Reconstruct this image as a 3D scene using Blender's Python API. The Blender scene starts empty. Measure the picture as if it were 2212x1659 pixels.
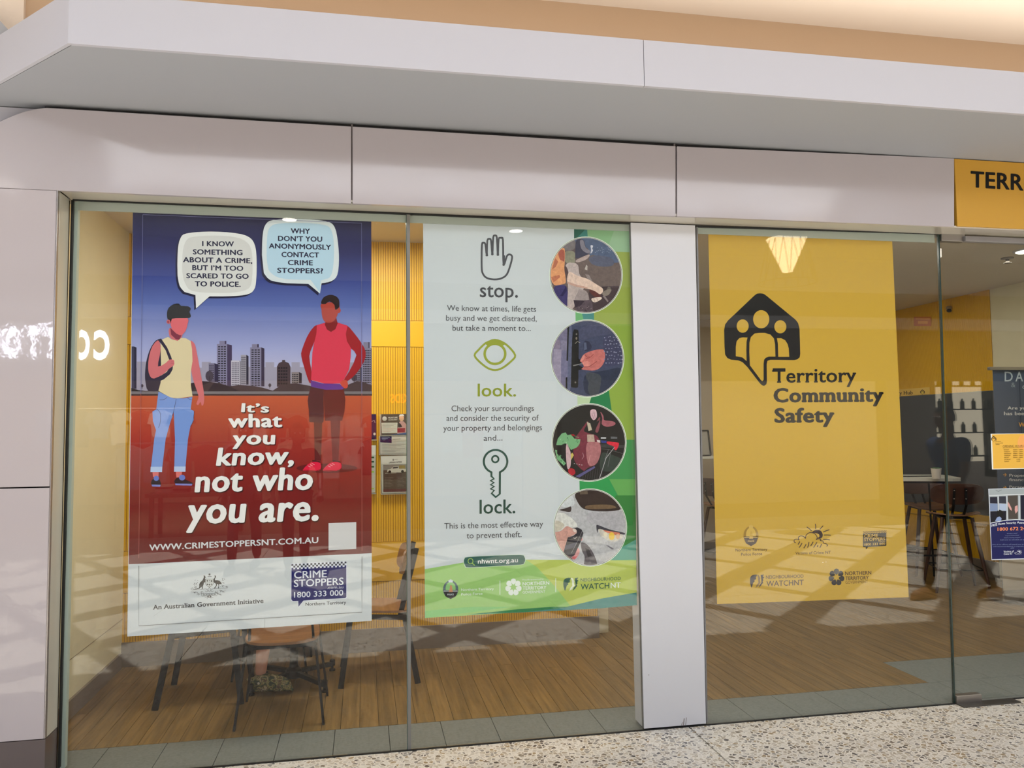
import bpy, bmesh, math, random
from mathutils import Vector, Matrix, geometry
random.seed(7)
C = bpy.context.scene.collection
SC = bpy.context.scene
PI = math.pi
# ---------------------------------------------------------------- camera (metres; glass line is y = 0, concourse is y < 0)
W, H, FP = 2212, 1659, 1700.0
YAW, PITCH, ROLL = .18674, .05876, -.01085
EYE = Vector((0, -4.0892, 1.6))
_F = Vector((math.sin(YAW)*math.cos(PITCH), math.cos(YAW)*math.cos(PITCH), math.sin(PITCH)))
_R = Vector((math.cos(YAW), -math.sin(YAW), 0)); _U = _R.cross(_F)
_R2 = _R*math.cos(ROLL)+_U*math.sin(ROLL); _U2 = _U*math.cos(ROLL)-_R*math.sin(ROLL)
_R, _U = _R2, _U2
cd = bpy.data.cameras.new('camera'); co = bpy.data.objects.new('camera', cd); C.objects.link(co)
cd.sensor_width = 36; cd.lens = FP*36/W; cd.clip_start = .05; cd.clip_end = 200
M = Matrix((_R, _U, -_F)).transposed().to_4x4(); M.translation = EYE; co.matrix_world = M
SC.camera = co
SC.view_settings.view_transform = 'Standard'; SC.view_settings.look = 'None'
SC.view_settings.gamma = 1; SC.view_settings.use_curve_mapping = False
SC.view_settings.exposure = -0.10
SC.cycles.max_bounces = 10; SC.cycles.transparent_max_bounces = 16
SC.cycles.caustics_reflective = False; SC.cycles.caustics_refractive = False
SC.cycles.sample_clamp_indirect = 4
# daylight: overcast-bright sky above the concourse roof light, and the sun through it
wd = bpy.data.worlds.new('sky'); SC.world = wd; wd.use_nodes = True
bg = wd.node_tree.nodes['Background']; bg.inputs[0].default_value = (.80, .87, 1, 1); bg.inputs[1].default_value = SKY = 2.2
sl = bpy.data.lights.new('sun', 'SUN'); sl.energy = 13.0; sl.angle = .010; sl.color = (1, .97, .92)
so = bpy.data.objects.new('sun', sl); C.objects.link(so)
so.rotation_euler = Vector((.06, -.11, -1)).to_track_quat('-Z', 'Y').to_euler()
def area(name, loc, to, w, h, power, col=(1, 1, 1), spread=PI):
    l = bpy.data.lights.new(name, 'AREA'); l.shape = 'RECTANGLE'; l.size = w; l.size_y = h; l.energy = power; l.color = col; l.spread = spread
    o = bpy.data.objects.new(name, l); C.objects.link(o); o.location = loc
    o.rotation_euler = (Vector(to)-Vector(loc)).to_track_quat('-Z', 'Y').to_euler(); return o
# added fill light facing the shopfront, hung clear of the mirrored view
area('shopfront_fill_light', (1.5, -4.4, 4.5), (1.5, -1.2, 1.6), 8, 1.0, 95, (.93, .95, 1))
# cove strip on the bulkhead ledge
area('cove_strip_light', (2.5, -.62, 3.42), (2.5, -.75, 4.4), 8, .10, 21, (1, .91, .80))
# office ceiling light panels
for lx, ly, lp in ((0.0, 0.95, 37), (2.6, 1.5, 26), (3.2, 3.8, 18), (5.4, 1.6, 12), (5.2, 3.8, 9)):
    area('office_panel_light', (lx, ly, 3.0), (lx, ly, 0), .9, .5, lp, (1, .94, .82))
# ---------------------------------------------------------------- pixel -> place helpers
def ray(px, py): return _F+_R*((px-W/2)/FP)-_U*((py-H/2)/FP)
def at(px, py, Y): d = ray(px, py); return EYE+d*((Y-EYE.y)/d.y)
def onz(px, py, z=0.0): d = ray(px, py); return EYE+d*((z-EYE.z)/d.z)
def onx(px, py, X): d = ray(px, py); return EYE+d*((X-EYE.x)/d.x)
# ---------------------------------------------------------------- materials
def lin(c): c = c/255; return c/12.92 if c <= .04045 else ((c+.055)/1.055)**2.4
def L(c): return tuple(lin(x) for x in c)+(1,)
_mc = {}
def mat(name, col, rough=.5, metal=0, spec=.5, bump=0, bscale=40, noise=0, nscale=6, coat=0):
    """col: sRGB 0-255"""
    k = (name, col, rough, metal)
    if k in _mc: return _mc[k]
    m = bpy.data.materials.new(name); m.use_nodes = True; nt = m.node_tree; p = nt.nodes['Principled BSDF']
    p.inputs['Base Color'].default_value = L(col); p.inputs['Roughness'].default_value = rough
    p.inputs['Metallic'].default_value = metal; p.inputs['Specular IOR Level'].default_value = spec
    p.inputs['Coat Weight'].default_value = coat; p.inputs['Coat Roughness'].default_value = .08
    if noise or bump:
        tc = nt.nodes.new('ShaderNodeTexCoord')
        n = nt.nodes.new('ShaderNodeTexNoise'); n.inputs['Scale'].default_value = nscale if noise else bscale; n.inputs['Detail'].default_value = 6
        nt.links.new(tc.outputs['Object'], n.inputs['Vector'])
        if noise:
            r = nt.nodes.new('ShaderNodeValToRGB'); a = L(col)
            r.color_ramp.elements[0].color = tuple(x*(1-noise) for x in a[:3])+(1,); r.color_ramp.elements[1].color = tuple(min(1, x*(1+noise)) for x in a[:3])+(1,)
            r.color_ramp.elements[0].position = .3; r.color_ramp.elements[1].position = .7
            nt.links.new(n.outputs['Fac'], r.inputs[0]); nt.links.new(r.outputs[0], p.inputs['Base Color'])
        if bump:
            n2 = nt.nodes.new('ShaderNodeTexNoise'); n2.inputs['Scale'].default_value = bscale
            nt.links.new(tc.outputs['Object'], n2.inputs['Vector'])
            b = nt.nodes.new('ShaderNodeBump'); b.inputs['Strength'].default_value = bump; b.inputs['Distance'].default_value = .002
            nt.links.new(n2.outputs['Fac'], b.inputs['Height']); nt.links.new(b.outputs[0], p.inputs['Normal'])
    _mc[k] = m; return m
PK, PV = 1.24, .014          # printed ink: photographed tone -> ink tone
def ink(r, g, b):
    k = ('ink', r, g, b)
    if k in _mc: return _mc[k]
    m = bpy.data.materials.new('printed_ink'); m.use_nodes = True; p = m.node_tree.nodes['Principled BSDF']
    p.inputs['Base Color'].default_value = tuple(min(.88, max(.004, (lin(x)-PV)*PK)) for x in (r, g, b))+(1,)
    p.inputs['Roughness'].default_value = .45; p.inputs['Specular IOR Level'].default_value = .25
    _mc[k] = m; return m
def photo_ink(r, g, b):
    """ink with the mottled tone of a printed photograph"""
    k = ('photo', r, g, b)
    if k in _mc: return _mc[k]
    m = bpy.data.materials.new('printed_photo_ink'); m.use_nodes = True; nt = m.node_tree; p = nt.nodes['Principled BSDF']
    p.inputs['Roughness'].default_value = .45; p.inputs['Specular IOR Level'].default_value = .25
    tc = nt.nodes.new('ShaderNodeTexCoord'); n = nt.nodes.new('ShaderNodeTexNoise'); n.inputs['Scale'].default_value = 55; n.inputs['Detail'].default_value = 5; n.inputs['Distortion'].default_value = .8
    cr = nt.nodes.new('ShaderNodeValToRGB'); e = cr.color_ramp.elements; c = [min(.88, max(.004, (lin(x)-PV)*PK)) for x in (r, g, b)]
    e[0].position = .3; e[1].position = .72; e[0].color = tuple(x*.80 for x in c)+(1,); e[1].color = tuple(min(.9, x*1.14+.003) for x in c)+(1,)
    nt.links.new(tc.outputs['Object'], n.inputs['Vector']); nt.links.new(n.outputs['Fac'], cr.inputs[0]); nt.links.new(cr.outputs[0], p.inputs['Base Color'])
    _mc[k] = m; return m
def ink_ramp(z0, z1, stops):
    m = bpy.data.materials.new('printed_gradient'); m.use_nodes = True; nt = m.node_tree; p = nt.nodes['Principled BSDF']
    p.inputs['Roughness'].default_value = .45; p.inputs['Specular IOR Level'].default_value = .25
    tc = nt.nodes.new('ShaderNodeTexCoord'); sp = nt.nodes.new('ShaderNodeSeparateXYZ'); mr = nt.nodes.new('ShaderNodeMapRange'); cr = nt.nodes.new('ShaderNodeValToRGB')
    nt.links.new(tc.outputs['Object'], sp.inputs[0]); nt.links.new(sp.outputs['Z'], mr.inputs['Value'])
    mr.inputs['From Min'].default_value = z0; mr.inputs['From Max'].default_value = z1
    nt.links.new(mr.outputs[0], cr.inputs[0]); nt.links.new(cr.outputs[0], p.inputs['Base Color'])
    e = cr.color_ramp.elements
    while len(e) < len(stops): e.new(.5)
    for i, (t, c) in enumerate(stops):
        e[i].position = t; e[i].color = tuple(max(.004, (lin(x)-PV)*PK) for x in c)+(1,)
    return m
def emit(name, col, s):
    m = bpy.data.materials.new(name); m.use_nodes = True; nt = m.node_tree; nt.nodes.remove(nt.nodes['Principled BSDF'])
    e = nt.nodes.new('ShaderNodeEmission'); e.inputs[0].default_value = L(col); e.inputs[1].default_value = s
    nt.links.new(e.outputs[0], nt.nodes['Material Output'].inputs[0]); return m
def glass(name, tint, ior=1.5):
    m = bpy.data.materials.new(name); m.use_nodes = True; nt = m.node_tree; nt.nodes.remove(nt.nodes['Principled BSDF'])
    t = nt.nodes.new('ShaderNodeBsdfTransparent'); t.inputs[0].default_value = tint+(1,)
    g = nt.nodes.new('ShaderNodeBsdfGlossy'); g.inputs['Roughness'].default_value = 0.0; g.inputs[0].default_value = (1, 1, 1, 1)
    fr = nt.nodes.new('ShaderNodeFresnel'); ge = nt.nodes.new('ShaderNodeNewGeometry')
    mr = nt.nodes.new('ShaderNodeMapRange'); mr.inputs['To Min'].default_value = ior; mr.inputs['To Max'].default_value = 1/ior
    nt.links.new(ge.outputs['Backfacing'], mr.inputs['Value']); nt.links.new(mr.outputs[0], fr.inputs['IOR'])
    mx = nt.nodes.new('ShaderNodeMixShader'); nt.links.new(fr.outputs[0], mx.inputs[0]); nt.links.new(t.outputs[0], mx.inputs[1]); nt.links.new(g.outputs[0], mx.inputs[2])
    nt.links.new(mx.outputs[0], nt.nodes['Material Output'].inputs[0]); return m
# ---------------------------------------------------------------- mesh builder
class B:
    def __init__(s): s.v = []; s.f = []; s.m = []; s.mats = []
    def mi(s, m):
        if m not in s.mats: s.mats.append(m)
        return s.mats.index(m)
    def add(s, vs, fs, m):
        o = len(s.v); s.v += [Vector(v) for v in vs]; i = s.mi(m)
        for f in fs: s.f.append([o+k for k in f]); s.m.append(i)
        return s
    def box(s, a, b, m):
        x0, y0, z0 = a; x1, y1, z1 = b
        return s.add([(x0, y0, z0), (x1, y0, z0), (x1, y1, z0), (x0, y1, z0), (x0, y0, z1), (x1, y0, z1), (x1, y1, z1), (x0, y1, z1)],
                     [(3, 2, 1, 0), (4, 5, 6, 7), (0, 1, 5, 4), (1, 2, 6, 5), (2, 3, 7, 6), (3, 0, 4, 7)], m)
    def bbox(s, a, b, m, r=.004):
        """box with chamfered edges"""
        bm = bmesh.new(); bmesh.ops.create_cube(bm, size=1)
        for v in bm.verts: v.co = Vector([a[i]+(b[i]-a[i])*(v.co[i]+.5) for i in range(3)])
        r = min(r, .45*min(abs(b[i]-a[i]) for i in range(3)))
        bmesh.ops.bevel(bm, geom=bm.edges[:], offset=r, segments=2, affect='EDGES', profile=.6)
        return s.bm(bm, m)
    def bm(s, bm, m):
        bm.verts.index_update(); s.add([v.co.copy() for v in bm.verts], [[v.index for v in f.verts] for f in bm.faces], m); bm.free(); return s
    def prism(s, pts, d, m):
        """closed outline pts (3-D, planar) pushed by vector d"""
        n = len(pts); d = Vector(d); P = [Vector(p) for p in pts]
        return s.add(P+[p+d for p in P], [list(range(n))[::-1], list(range(n, 2*n))]+[(i, (i+1) % n, n+(i+1) % n, n+i) for i in range(n)], m)
    def bar(s, a, b, w, t, side, m, w2=None):
        """rectangular bar a->b; width w along `side`, thickness t"""
        a, b, side = Vector(a), Vector(b), Vector(side).normalized(); d = (b-a).normalized()
        n = d.cross(side).normalized(); u = n.cross(d).normalized(); w2 = w2 or w
        c = []
        for p, ww in ((a, w), (b, w2)): c += [p-u*ww/2-n*t/2, p+u*ww/2-n*t/2, p+u*ww/2+n*t/2, p-u*ww/2+n*t/2]
        return s.add(c, [(3, 2, 1, 0), (4, 5, 6, 7), (0, 1, 5, 4), (1, 2, 6, 5), (2, 3, 7, 6), (3, 0, 4, 7)], m)
    def tube(s, pts, r, m, n=10, r2=None, cap=True):
        P = [Vector(p) for p in pts]; k = len(P); rs = r if isinstance(r, (list, tuple)) else [r+(((r2 if r2 is not None else r)-r)*i/(k-1)) for i in range(k)]
        vs = []; up = None
        for i, p in enumerate(P):
            d = (P[min(i+1, k-1)]-P[max(i-1, 0)]).normalized()
            if up is None: up = d.orthogonal().normalized()
            else: up = (up-d*up.dot(d)).normalized()
            q = d.cross(up)
            vs += [p+(up*math.cos(2*PI*j/n)+q*math.sin(2*PI*j/n))*rs[i] for j in range(n)]
        fs = [(i*n+j, i*n+(j+1) % n, (i+1)*n+(j+1) % n, (i+1)*n+j) for i in range(k-1) for j in range(n)]
        if cap: fs += [tuple(range(n))[::-1], tuple((k-1)*n+j for j in range(n))]
        return s.add(vs, fs, m)
    def lathe(s, c, prof, m, n=24):
        c = Vector(c); vs = []
        for r, z in prof: vs += [c+Vector((r*math.cos(2*PI*j/n), r*math.sin(2*PI*j/n), z)) for j in range(n)]
        k = len(prof)
        fs = [(i*n+j, i*n+(j+1) % n, (i+1)*n+(j+1) % n, (i+1)*n+j) for i in range(k-1) for j in range(n)]
        fs += [tuple(range(n))[::-1], tuple((k-1)*n+j for j in range(n))]
        return s.add(vs, fs, m)
    def ball(s, c, r, m, sc=(1, 1, 1), n=12):
        bm = bmesh.new(); bmesh.ops.create_uvsphere(bm, u_segments=n, v_segments=max(6, n//2+2), radius=r)
        for v in bm.verts: v.co = Vector(c)+Vector((v.co.x*sc[0], v.co.y*sc[1], v.co.z*sc[2]))
        return s.bm(bm, m)
    def sheet(s, f, nu, nv, th, m):
        """curved plate: f(u,v)->point, thickness th along -normal"""
        P = [[Vector(f(i/nu, j/nv)) for j in range(nv+1)] for i in range(nu+1)]; vs = []; top = []
        for i in range(nu+1):
            for j in range(nv+1):
                a = P[min(i+1, nu)][j]-P[max(i-1, 0)][j]; b = P[i][min(j+1, nv)]-P[i][max(j-1, 0)]
                n = a.cross(b).normalized(); vs.append(P[i][j]); top.append(P[i][j]-n*th)
        N = (nu+1)*(nv+1); g = lambda i, j: i*(nv+1)+j; fs = []
        for i in range(nu):
            for j in range(nv):
                q = (g(i, j), g(i+1, j), g(i+1, j+1), g(i, j+1)); fs.append(q); fs.append(tuple(N+k for k in q[::-1]))
        rim = [g(i, 0) for i in range(nu+1)]+[g(nu, j) for j in range(1, nv+1)]+[g(i, nv) for i in range(nu-1, -1, -1)]+[g(0, j) for j in range(nv-1, 0, -1)]
        for a, b in zip(rim, rim[1:]+rim[:1]): fs.append((b, a, N+a, N+b))
        return s.add(vs+top, fs, m)
    def build(s, name, parent=None, smooth=False, local=False):
        me = bpy.data.meshes.new(name); off = Vector()
        if parent is not None and not local:
            q = parent
            while q: off = off+q.location; q = q.parent
        me.from_pydata([v-off for v in s.v], [], s.f)
        for m in s.mats: me.materials.append(m)
        for p, i in zip(me.polygons, s.m): p.material_index = i; p.use_smooth = smooth
        me.update()
        o = bpy.data.objects.new(name, me); C.objects.link(o)
        if parent is not None: o.parent = parent
        if smooth:
            try: me.set_sharp_from_angle(angle=math.radians(38))
            except Exception: pass
        return o
def tag(o, label=None, cat=None, group=None, kind=None):
    if label: o['label'] = label
    if cat: o['category'] = cat
    if group: o['group'] = group
    if kind: o['kind'] = kind
    return o
def thing(name, label, cat, loc=(0, 0, 0), rz=0, group=None, kind=None):
    o = bpy.data.objects.new(name, None); C.objects.link(o); o.location = loc; o.rotation_euler = (0, 0, rz); o.empty_display_size = .1
    return tag(o, label, cat, group, kind)
def struct(o, label, cat='structure'): return tag(o, label, cat, kind='structure')
def copy_tree(o, parent=None):
    c = o.copy(); C.objects.link(c); c.parent = parent
    for ch in list(o.children): copy_tree(ch, c)
    return c
def recalc(o):
    bm = bmesh.new(); bm.from_mesh(o.data); bmesh.ops.recalc_face_normals(bm, faces=bm.faces[:]); bm.to_mesh(o.data); bm.free(); return o
# ---------------------------------------------------------------- flat print: everything is laid on a real plane (y = Y), later layers a hair nearer the viewer
def smooth(pts, n=5, closed=True):
    out = []; k = len(pts)
    for i in range(k if closed else k-1):
        p0, p1, p2, p3 = (pts[(i+d) % k] if closed else pts[min(max(i+d, 0), k-1)] for d in (-1, 0, 1, 2))
        for j in range(n):
            t = j/n
            out.append(tuple(.5*((2*p1[a])+(-p0[a]+p2[a])*t+(2*p0[a]-5*p1[a]+4*p2[a]-p3[a])*t*t+(-p0[a]+3*p1[a]-3*p2[a]+p3[a])*t**3) for a in (0, 1)))
    if not closed: out.append(tuple(pts[-1]))
    return out
def chaikin(pts, it=2):
    for _ in range(it):
        out = []
        for p, q in zip(pts, pts[1:]+pts[:1]): out += [(p[0]*.78+q[0]*.22, p[1]*.78+q[1]*.22), (p[0]*.22+q[0]*.78, p[1]*.22+q[1]*.78)]
        pts = out
    return pts
def ell(cx, cy, rx, ry, n=40): return [(cx+rx*math.cos(2*PI*i/n), cy+ry*math.sin(2*PI*i/n)) for i in range(n)]
def clip(sub, clp):
    def ins(p, a, b): return (b[0]-a[0])*(p[1]-a[1])-(b[1]-a[1])*(p[0]-a[0]) >= 0
    out = list(sub)
    for a, b in zip(clp, clp[1:]+clp[:1]):
        src, out = out, []
        for p, q in zip(src, src[1:]+src[:1]):
            pi, qi = ins(p, a, b), ins(q, a, b)
            if pi != qi:
                d1 = (b[0]-a[0], b[1]-a[1]); d2 = (q[0]-p[0], q[1]-p[1]); den = d1[0]*d2[1]-d1[1]*d2[0]
                if abs(den) > 1e-12:
                    t = (d1[0]*(a[1]-p[1])-d1[1]*(a[0]-p[0]))/den; out.append((p[0]+d2[0]*t, p[1]+d2[1]*t))
            if qi: out.append(q)
        if not out: break
    return out
_tx = {}
def glyphs(s, bold, shear, slab, space=0):
    k = (s, bold, shear, slab, space)
    if k in _tx: return _tx[k]
    cu = bpy.data.curves.new('t', 'FONT'); cu.body = s; cu.offset = bold; cu.shear = shear; cu.resolution_u = 3; cu.space_character = 1+bold*1.2+space
    ob = bpy.data.objects.new('t', cu); C.objects.link(ob)
    me = bpy.data.meshes.new_from_object(ob.evaluated_get(bpy.context.evaluated_depsgraph_get()))
    vs = [(v.co.x, v.co.y) for v in me.vertices]; fs = [tuple(p.vertices) for p in me.polygons]
    if slab:
        cnt = {}
        for f in fs:
            for a, b in zip(f, f[1:]+f[:1]): cnt[(min(a, b), max(a, b))] = cnt.get((min(a, b), max(a, b)), 0)+1
        ys = [v[1] for v in vs]
        for (a, b), c in cnt.items():
            if c == 1 and abs(vs[a][1]-vs[b][1]) < .004 and .03 < abs(vs[a][0]-vs[b][0]) < .24:
                y = vs[a][1]; lo = abs(y+bold) < .02; hi = y > .38
                if not (lo or hi): continue
                x0, x1 = sorted((vs[a][0], vs[b][0])); e, t = slab; o = len(vs)
                ya, yb = (y, y+t) if lo else (y-t, y)
                vs += [(x0-e, ya), (x1+(e if lo else 0), ya), (x1+(e if lo else 0), yb), (x0-e, yb)]; fs.append((o, o+1, o+2, o+3))
    bpy.data.objects.remove(ob); bpy.data.curves.remove(cu); bpy.data.meshes.remove(me)
    _tx[k] = (vs, fs); return _tx[k]
CAPH = max(v[1] for v in glyphs('H', 0, 0, None)[0])
STEP = .00018
class Art:
    """prints on plane y=Y; a,o,s: crop origin and scale so points can be given as measured"""
    def __init__(s, Y, root, axis='y'): s.Y = Y; s.root = root; s.parts = {}; s.o = (0, 0); s.k = 1.0; s.part = 'print'; s.cl = None; s.axis = axis; s.n = 0; s.cur = None; s.mc = 0
    def crop(s, x, y, k): s.o = (x, y); s.k = k; return s
    def P(s, p, layer):
        x, y = s.o[0]+p[0]/s.k, s.o[1]+p[1]/s.k
        return at(x, y, s.Y-layer*STEP) if s.axis == 'y' else onx(x, y, s.Y-layer*STEP)
    def mic(s, l): s.mc = (s.mc+1) % 45; return l+s.mc*.02
    def b(s): return s.parts[s.cur] if s.cur and s.cur[0] == s.part else s.parts.setdefault((s.part, 0), B())
    def poly(s, pts, c, layer, sm=0):
        if sm == 'round': pts = chaikin(pts)
        elif sm: pts = smooth(pts, sm)
        if s.cl: pts = clip(pts, s.cl)
        if len(pts) < 3: return
        layer = s.mic(layer)
        m = c if not isinstance(c, tuple) else ink(*c)
        tri = geometry.tessellate_polygon([[Vector((x, -y, 0)) for x, y in pts]])
        s.b().add([s.P(p, layer) for p in pts], [t for t in tri], m)
    def rect(s, x0, y0, x1, y1, c, layer): s.poly([(x0, y0), (x1, y0), (x1, y1), (x0, y1)], c, layer)
    def ellipse(s, cx, cy, rx, ry, c, layer, n=28): s.poly(ell(cx, cy, rx, ry, n), c, layer)
    def stroke(s, pts, w, c, layer, closed=False, sm=0):
        if sm: pts = smooth(pts, sm, closed)
        layer = s.mic(layer); k = len(pts); Lf = []; Rt = []
        for i in range(k):
            a = pts[(i-1) % k] if closed else pts[max(i-1, 0)]; b_ = pts[(i+1) % k] if closed else pts[min(i+1, k-1)]
            dx, dy = b_[0]-a[0], b_[1]-a[1]; l = math.hypot(dx, dy) or 1; nx, ny = -dy/l*w/2, dx/l*w/2
            Lf.append((pts[i][0]+nx, pts[i][1]+ny)); Rt.append((pts[i][0]-nx, pts[i][1]-ny))
        m = c if not isinstance(c, tuple) else ink(*c)
        vs = [s.P(p, layer) for p in Lf+Rt]
        s.b().add(vs, [(i, (i+1) % k, k+(i+1) % k, k+i) for i in range(k if closed else k-1)], m)
    def ring(s, cx, cy, rx, ry, w, c, layer, n=48): s.stroke(ell(cx, cy, rx, ry, n), w, c, layer, closed=True)
    def text(s, t, x0, y0, x1, y1, cap, c, layer, bold=0, shear=0, slab=None, flip=False):
        """one line of lettering = one part; weight comes from overlaid copies a hair apart"""
        vs, fs = glyphs(t, 0, shear, slab, bold*1.9)
        if not vs: return
        xa = min(v[0] for v in vs); xb = max(v[0] for v in vs); m = c if not isinstance(c, tuple) else ink(*c)
        b = max(0, bold)*(1.25 if t.upper() == t else 1.0); q = cap/(CAPH+b*1.2)
        s.n += 1; s.parts[(s.part, s.n)] = bb = B(); k = (x1-x0)/(xb-xa+2*b)
        for ci, (dx, dy) in enumerate([(-b, 0), (b, 0), (0, .6*b), (0, -.6*b), (-.7*b, .45*b), (.7*b, .45*b), (-.7*b, -.45*b), (.7*b, -.45*b)] if b else [(0, 0)]):
            out = []; lc = layer+ci*.11
            for v in vs: X = (v[0]-xa+b+dx)*k; out.append(s.P((x0+X, y0+(y1-y0)*X/(x1-x0)-(v[1]+.6*b+dy)*q), lc))
            bb.add(out, fs, m)
    def new(s): s.n += 1; s.cur = (s.part, s.n); s.parts[s.cur] = B()
    def done(s, labels={}):
        for (n, i), b in s.parts.items():
            if not b.v: continue
            o = b.build(n, s.root)
            if n in labels: o['label'] = labels[n]
# ---------------------------------------------------------------- materials of the place
WHITE = mat('white_gloss_panel', (176, 170, 174), .10, spec=.5, bump=.05, bscale=9)
WHITEP = mat('white_gloss_pier', (181, 174, 177), .035, spec=.5, bump=.10, bscale=22)
PAINT = mat('white_wall_paint', (186, 186, 194), .6)
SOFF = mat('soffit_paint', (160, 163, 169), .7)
TAN = mat('tan_paint', (186, 160, 132), .7); CREAM = mat('cream_paint', (226, 214, 200), .7)
DARK = mat('dark_gap', (30, 28, 28), .7); MULW = mat('white_column_paint', (203, 206, 213), .35)
REVEAL = mat('reveal_metal', (190, 188, 176), .22, spec=.6); SKIRT = mat('brown_skirting', (92, 82, 80), .18, spec=.6)
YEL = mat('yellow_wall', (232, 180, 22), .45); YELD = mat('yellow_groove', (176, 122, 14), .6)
CRW = mat('cream_office_wall', (228, 222, 192), .6, noise=.02); TAUPE = mat('taupe_baseboard', (128, 116, 106), .5)
SLATE = mat('slate_panel', (62, 68, 76), .55); TILE = mat('grey_threshold_tile', (112, 116, 112), .55, noise=.12, nscale=60, bump=.1)
CEILI = mat('office_ceiling', (214, 204, 186), .7); STEEL = mat('brushed_steel', (170, 166, 162), .3, metal=.9)
BLACKM = mat('black_metal', (17, 16, 17), .45, spec=.3); SEAL = mat('grey_sealant', (120, 120, 116), .5); RUB = mat('black_gasket', (18, 20, 20), .6)
GL = glass('shop_glass', (.97, .985, .98), 1.40)
GEDGE = mat('glass_edge', (122, 150, 140), .2)
def terrazzo():
    m = bpy.data.materials.new('terrazzo'); m.use_nodes = True; nt = m.node_tree; p = nt.nodes['Principled BSDF']; N = nt.nodes.new; K = nt.links.new
    tc = N('ShaderNodeTexCoord'); ds = N('ShaderNodeTexNoise'); ds.inputs['Scale'].default_value = 45; K(tc.outputs['Object'], ds.inputs['Vector'])
    va = N('ShaderNodeVectorMath'); va.operation = 'SCALE'; va.inputs['Scale'].default_value = .018; K(ds.outputs['Color'], va.inputs[0])
    ad = N('ShaderNodeVectorMath'); ad.operation = 'ADD'; K(tc.outputs['Object'], ad.inputs[0]); K(va.outputs[0], ad.inputs[1])
    v = N('ShaderNodeTexVoronoi'); v.inputs['Scale'].default_value = 45; v.inputs['Randomness'].default_value = 1; K(ad.outputs[0], v.inputs['Vector'])
    e = N('ShaderNodeTexVoronoi'); e.feature = 'DISTANCE_TO_EDGE'; e.inputs['Scale'].default_value = 45; K(ad.outputs[0], e.inputs['Vector'])
    sp = N('ShaderNodeSeparateColor'); K(v.outputs['Color'], sp.inputs[0])
    cr = N('ShaderNodeValToRGB'); K(sp.outputs[0], cr.inputs[0]); el = cr.color_ramp.elements; cr.color_ramp.interpolation = 'CONSTANT'
    cols = [(0, (222, 216, 204)), (.18, (205, 198, 186)), (.34, (178, 166, 148)), (.48, (150, 146, 140)), (.60, (196, 186, 168)), (.72, (128, 118, 104)), (.80, (168, 148, 116)), (.88, (96, 92, 90)), (.95, (214, 206, 190))]
    while len(el) < len(cols): el.new(.5)
    for i, (t, c) in enumerate(cols): el[i].position = t; el[i].color = L(c)
    th = N('ShaderNodeMath'); th.operation = 'GREATER_THAN'; th.inputs[1].default_value = .105; K(e.outputs['Distance'], th.inputs[0])
    mx = N('ShaderNodeMix'); mx.data_type = 'RGBA'; mx.inputs['A'].default_value = L((232, 226, 214)); K(th.outputs[0], mx.inputs['Factor']); K(cr.outputs[0], mx.inputs['B'])
    K(mx.outputs['Result'], p.inputs['Base Color']); p.inputs['Roughness'].default_value = .28
    return m
TERR = terrazzo()
def wood(name, c1, c2, axis='Y', sc=1.0, rough=.4):
    m = bpy.data.materials.new(name); m.use_nodes = True; nt = m.node_tree; p = nt.nodes['Principled BSDF']; N = nt.nodes.new; K = nt.links.new
    tc = N('ShaderNodeTexCoord'); mp = N('ShaderNodeMapping'); s = [38*sc, 38*sc, 38*sc]; s['XYZ'.index(axis)] = 2.2*sc; mp.inputs['Scale'].default_value = s
    oi = N('ShaderNodeObjectInfo'); K(tc.outputs['Object'], mp.inputs[0]); ml = N('ShaderNodeMath'); ml.operation = 'MULTIPLY'; ml.inputs[1].default_value = 30; K(oi.outputs['Random'], ml.inputs[0])
    n = N('ShaderNodeTexNoise'); n.noise_dimensions = '4D'; n.inputs['Scale'].default_value = 1; n.inputs['Detail'].default_value = 7; n.inputs['Distortion'].default_value = .5; K(mp.outputs[0], n.inputs['Vector']); K(ml.outputs[0], n.inputs['W'])
    cr = N('ShaderNodeValToRGB'); cr.color_ramp.elements[0].color = L(c1); cr.color_ramp.elements[1].color = L(c2); cr.color_ramp.elements[0].position = .32; cr.color_ramp.elements[1].position = .68
    K(n.outputs['Fac'], cr.inputs[0]); hs = N('ShaderNodeHueSaturation'); mr = N('ShaderNodeMapRange'); mr.inputs['To Min'].default_value = .92; mr.inputs['To Max'].default_value = 1.07
    K(oi.outputs['Random'], mr.inputs['Value']); K(mr.outputs[0], hs.inputs['Value']); K(cr.outputs[0], hs.inputs['Color']); K(hs.outputs[0], p.inputs['Base Color'])
    p.inputs['Roughness'].default_value = rough; return m
FLOORW = wood('oak_floor', (96, 76, 42), (142, 112, 66)); PLYW = wood('plywood_seat', (120, 82, 50), (152, 108, 68), 'X'); DKW = wood('dark_walnut', (58, 34, 24), (84, 50, 34), 'Z')
FT = 2.742        # glass head height
FY = -.16         # face of the white cladding
# ---------------------------------------------------------------- concourse floor: slab bed, terrazzo slabs with thin dark joints
cf = B().box((-9, -9, -.12), (12, -.004, -.022), DARK).build('concourse_floor'); struct(cf, 'speckled terrazzo floor of the shopping concourse', 'floor')
xj = onz(1535, 1612).x     # the joint seen running away from the threshold
for i in range(-3, 4):
    for j in range(3):
        o = B().bbox((xj+i*3.0+.003, -3.0*(j+1)+.003, -.03), (xj+(i+1)*3.0-.003, -3.0*j-.012, 0), TERR, .002).build('terrazzo_slab', cf)
tr = B().box((-1.60, -.012, -.03), (4.6, .0, .004), RUB).build('threshold_gasket'); tr.name = 'trim_1'; struct(tr, 'black gasket line under the shopfront glass', 'trim')
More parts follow.
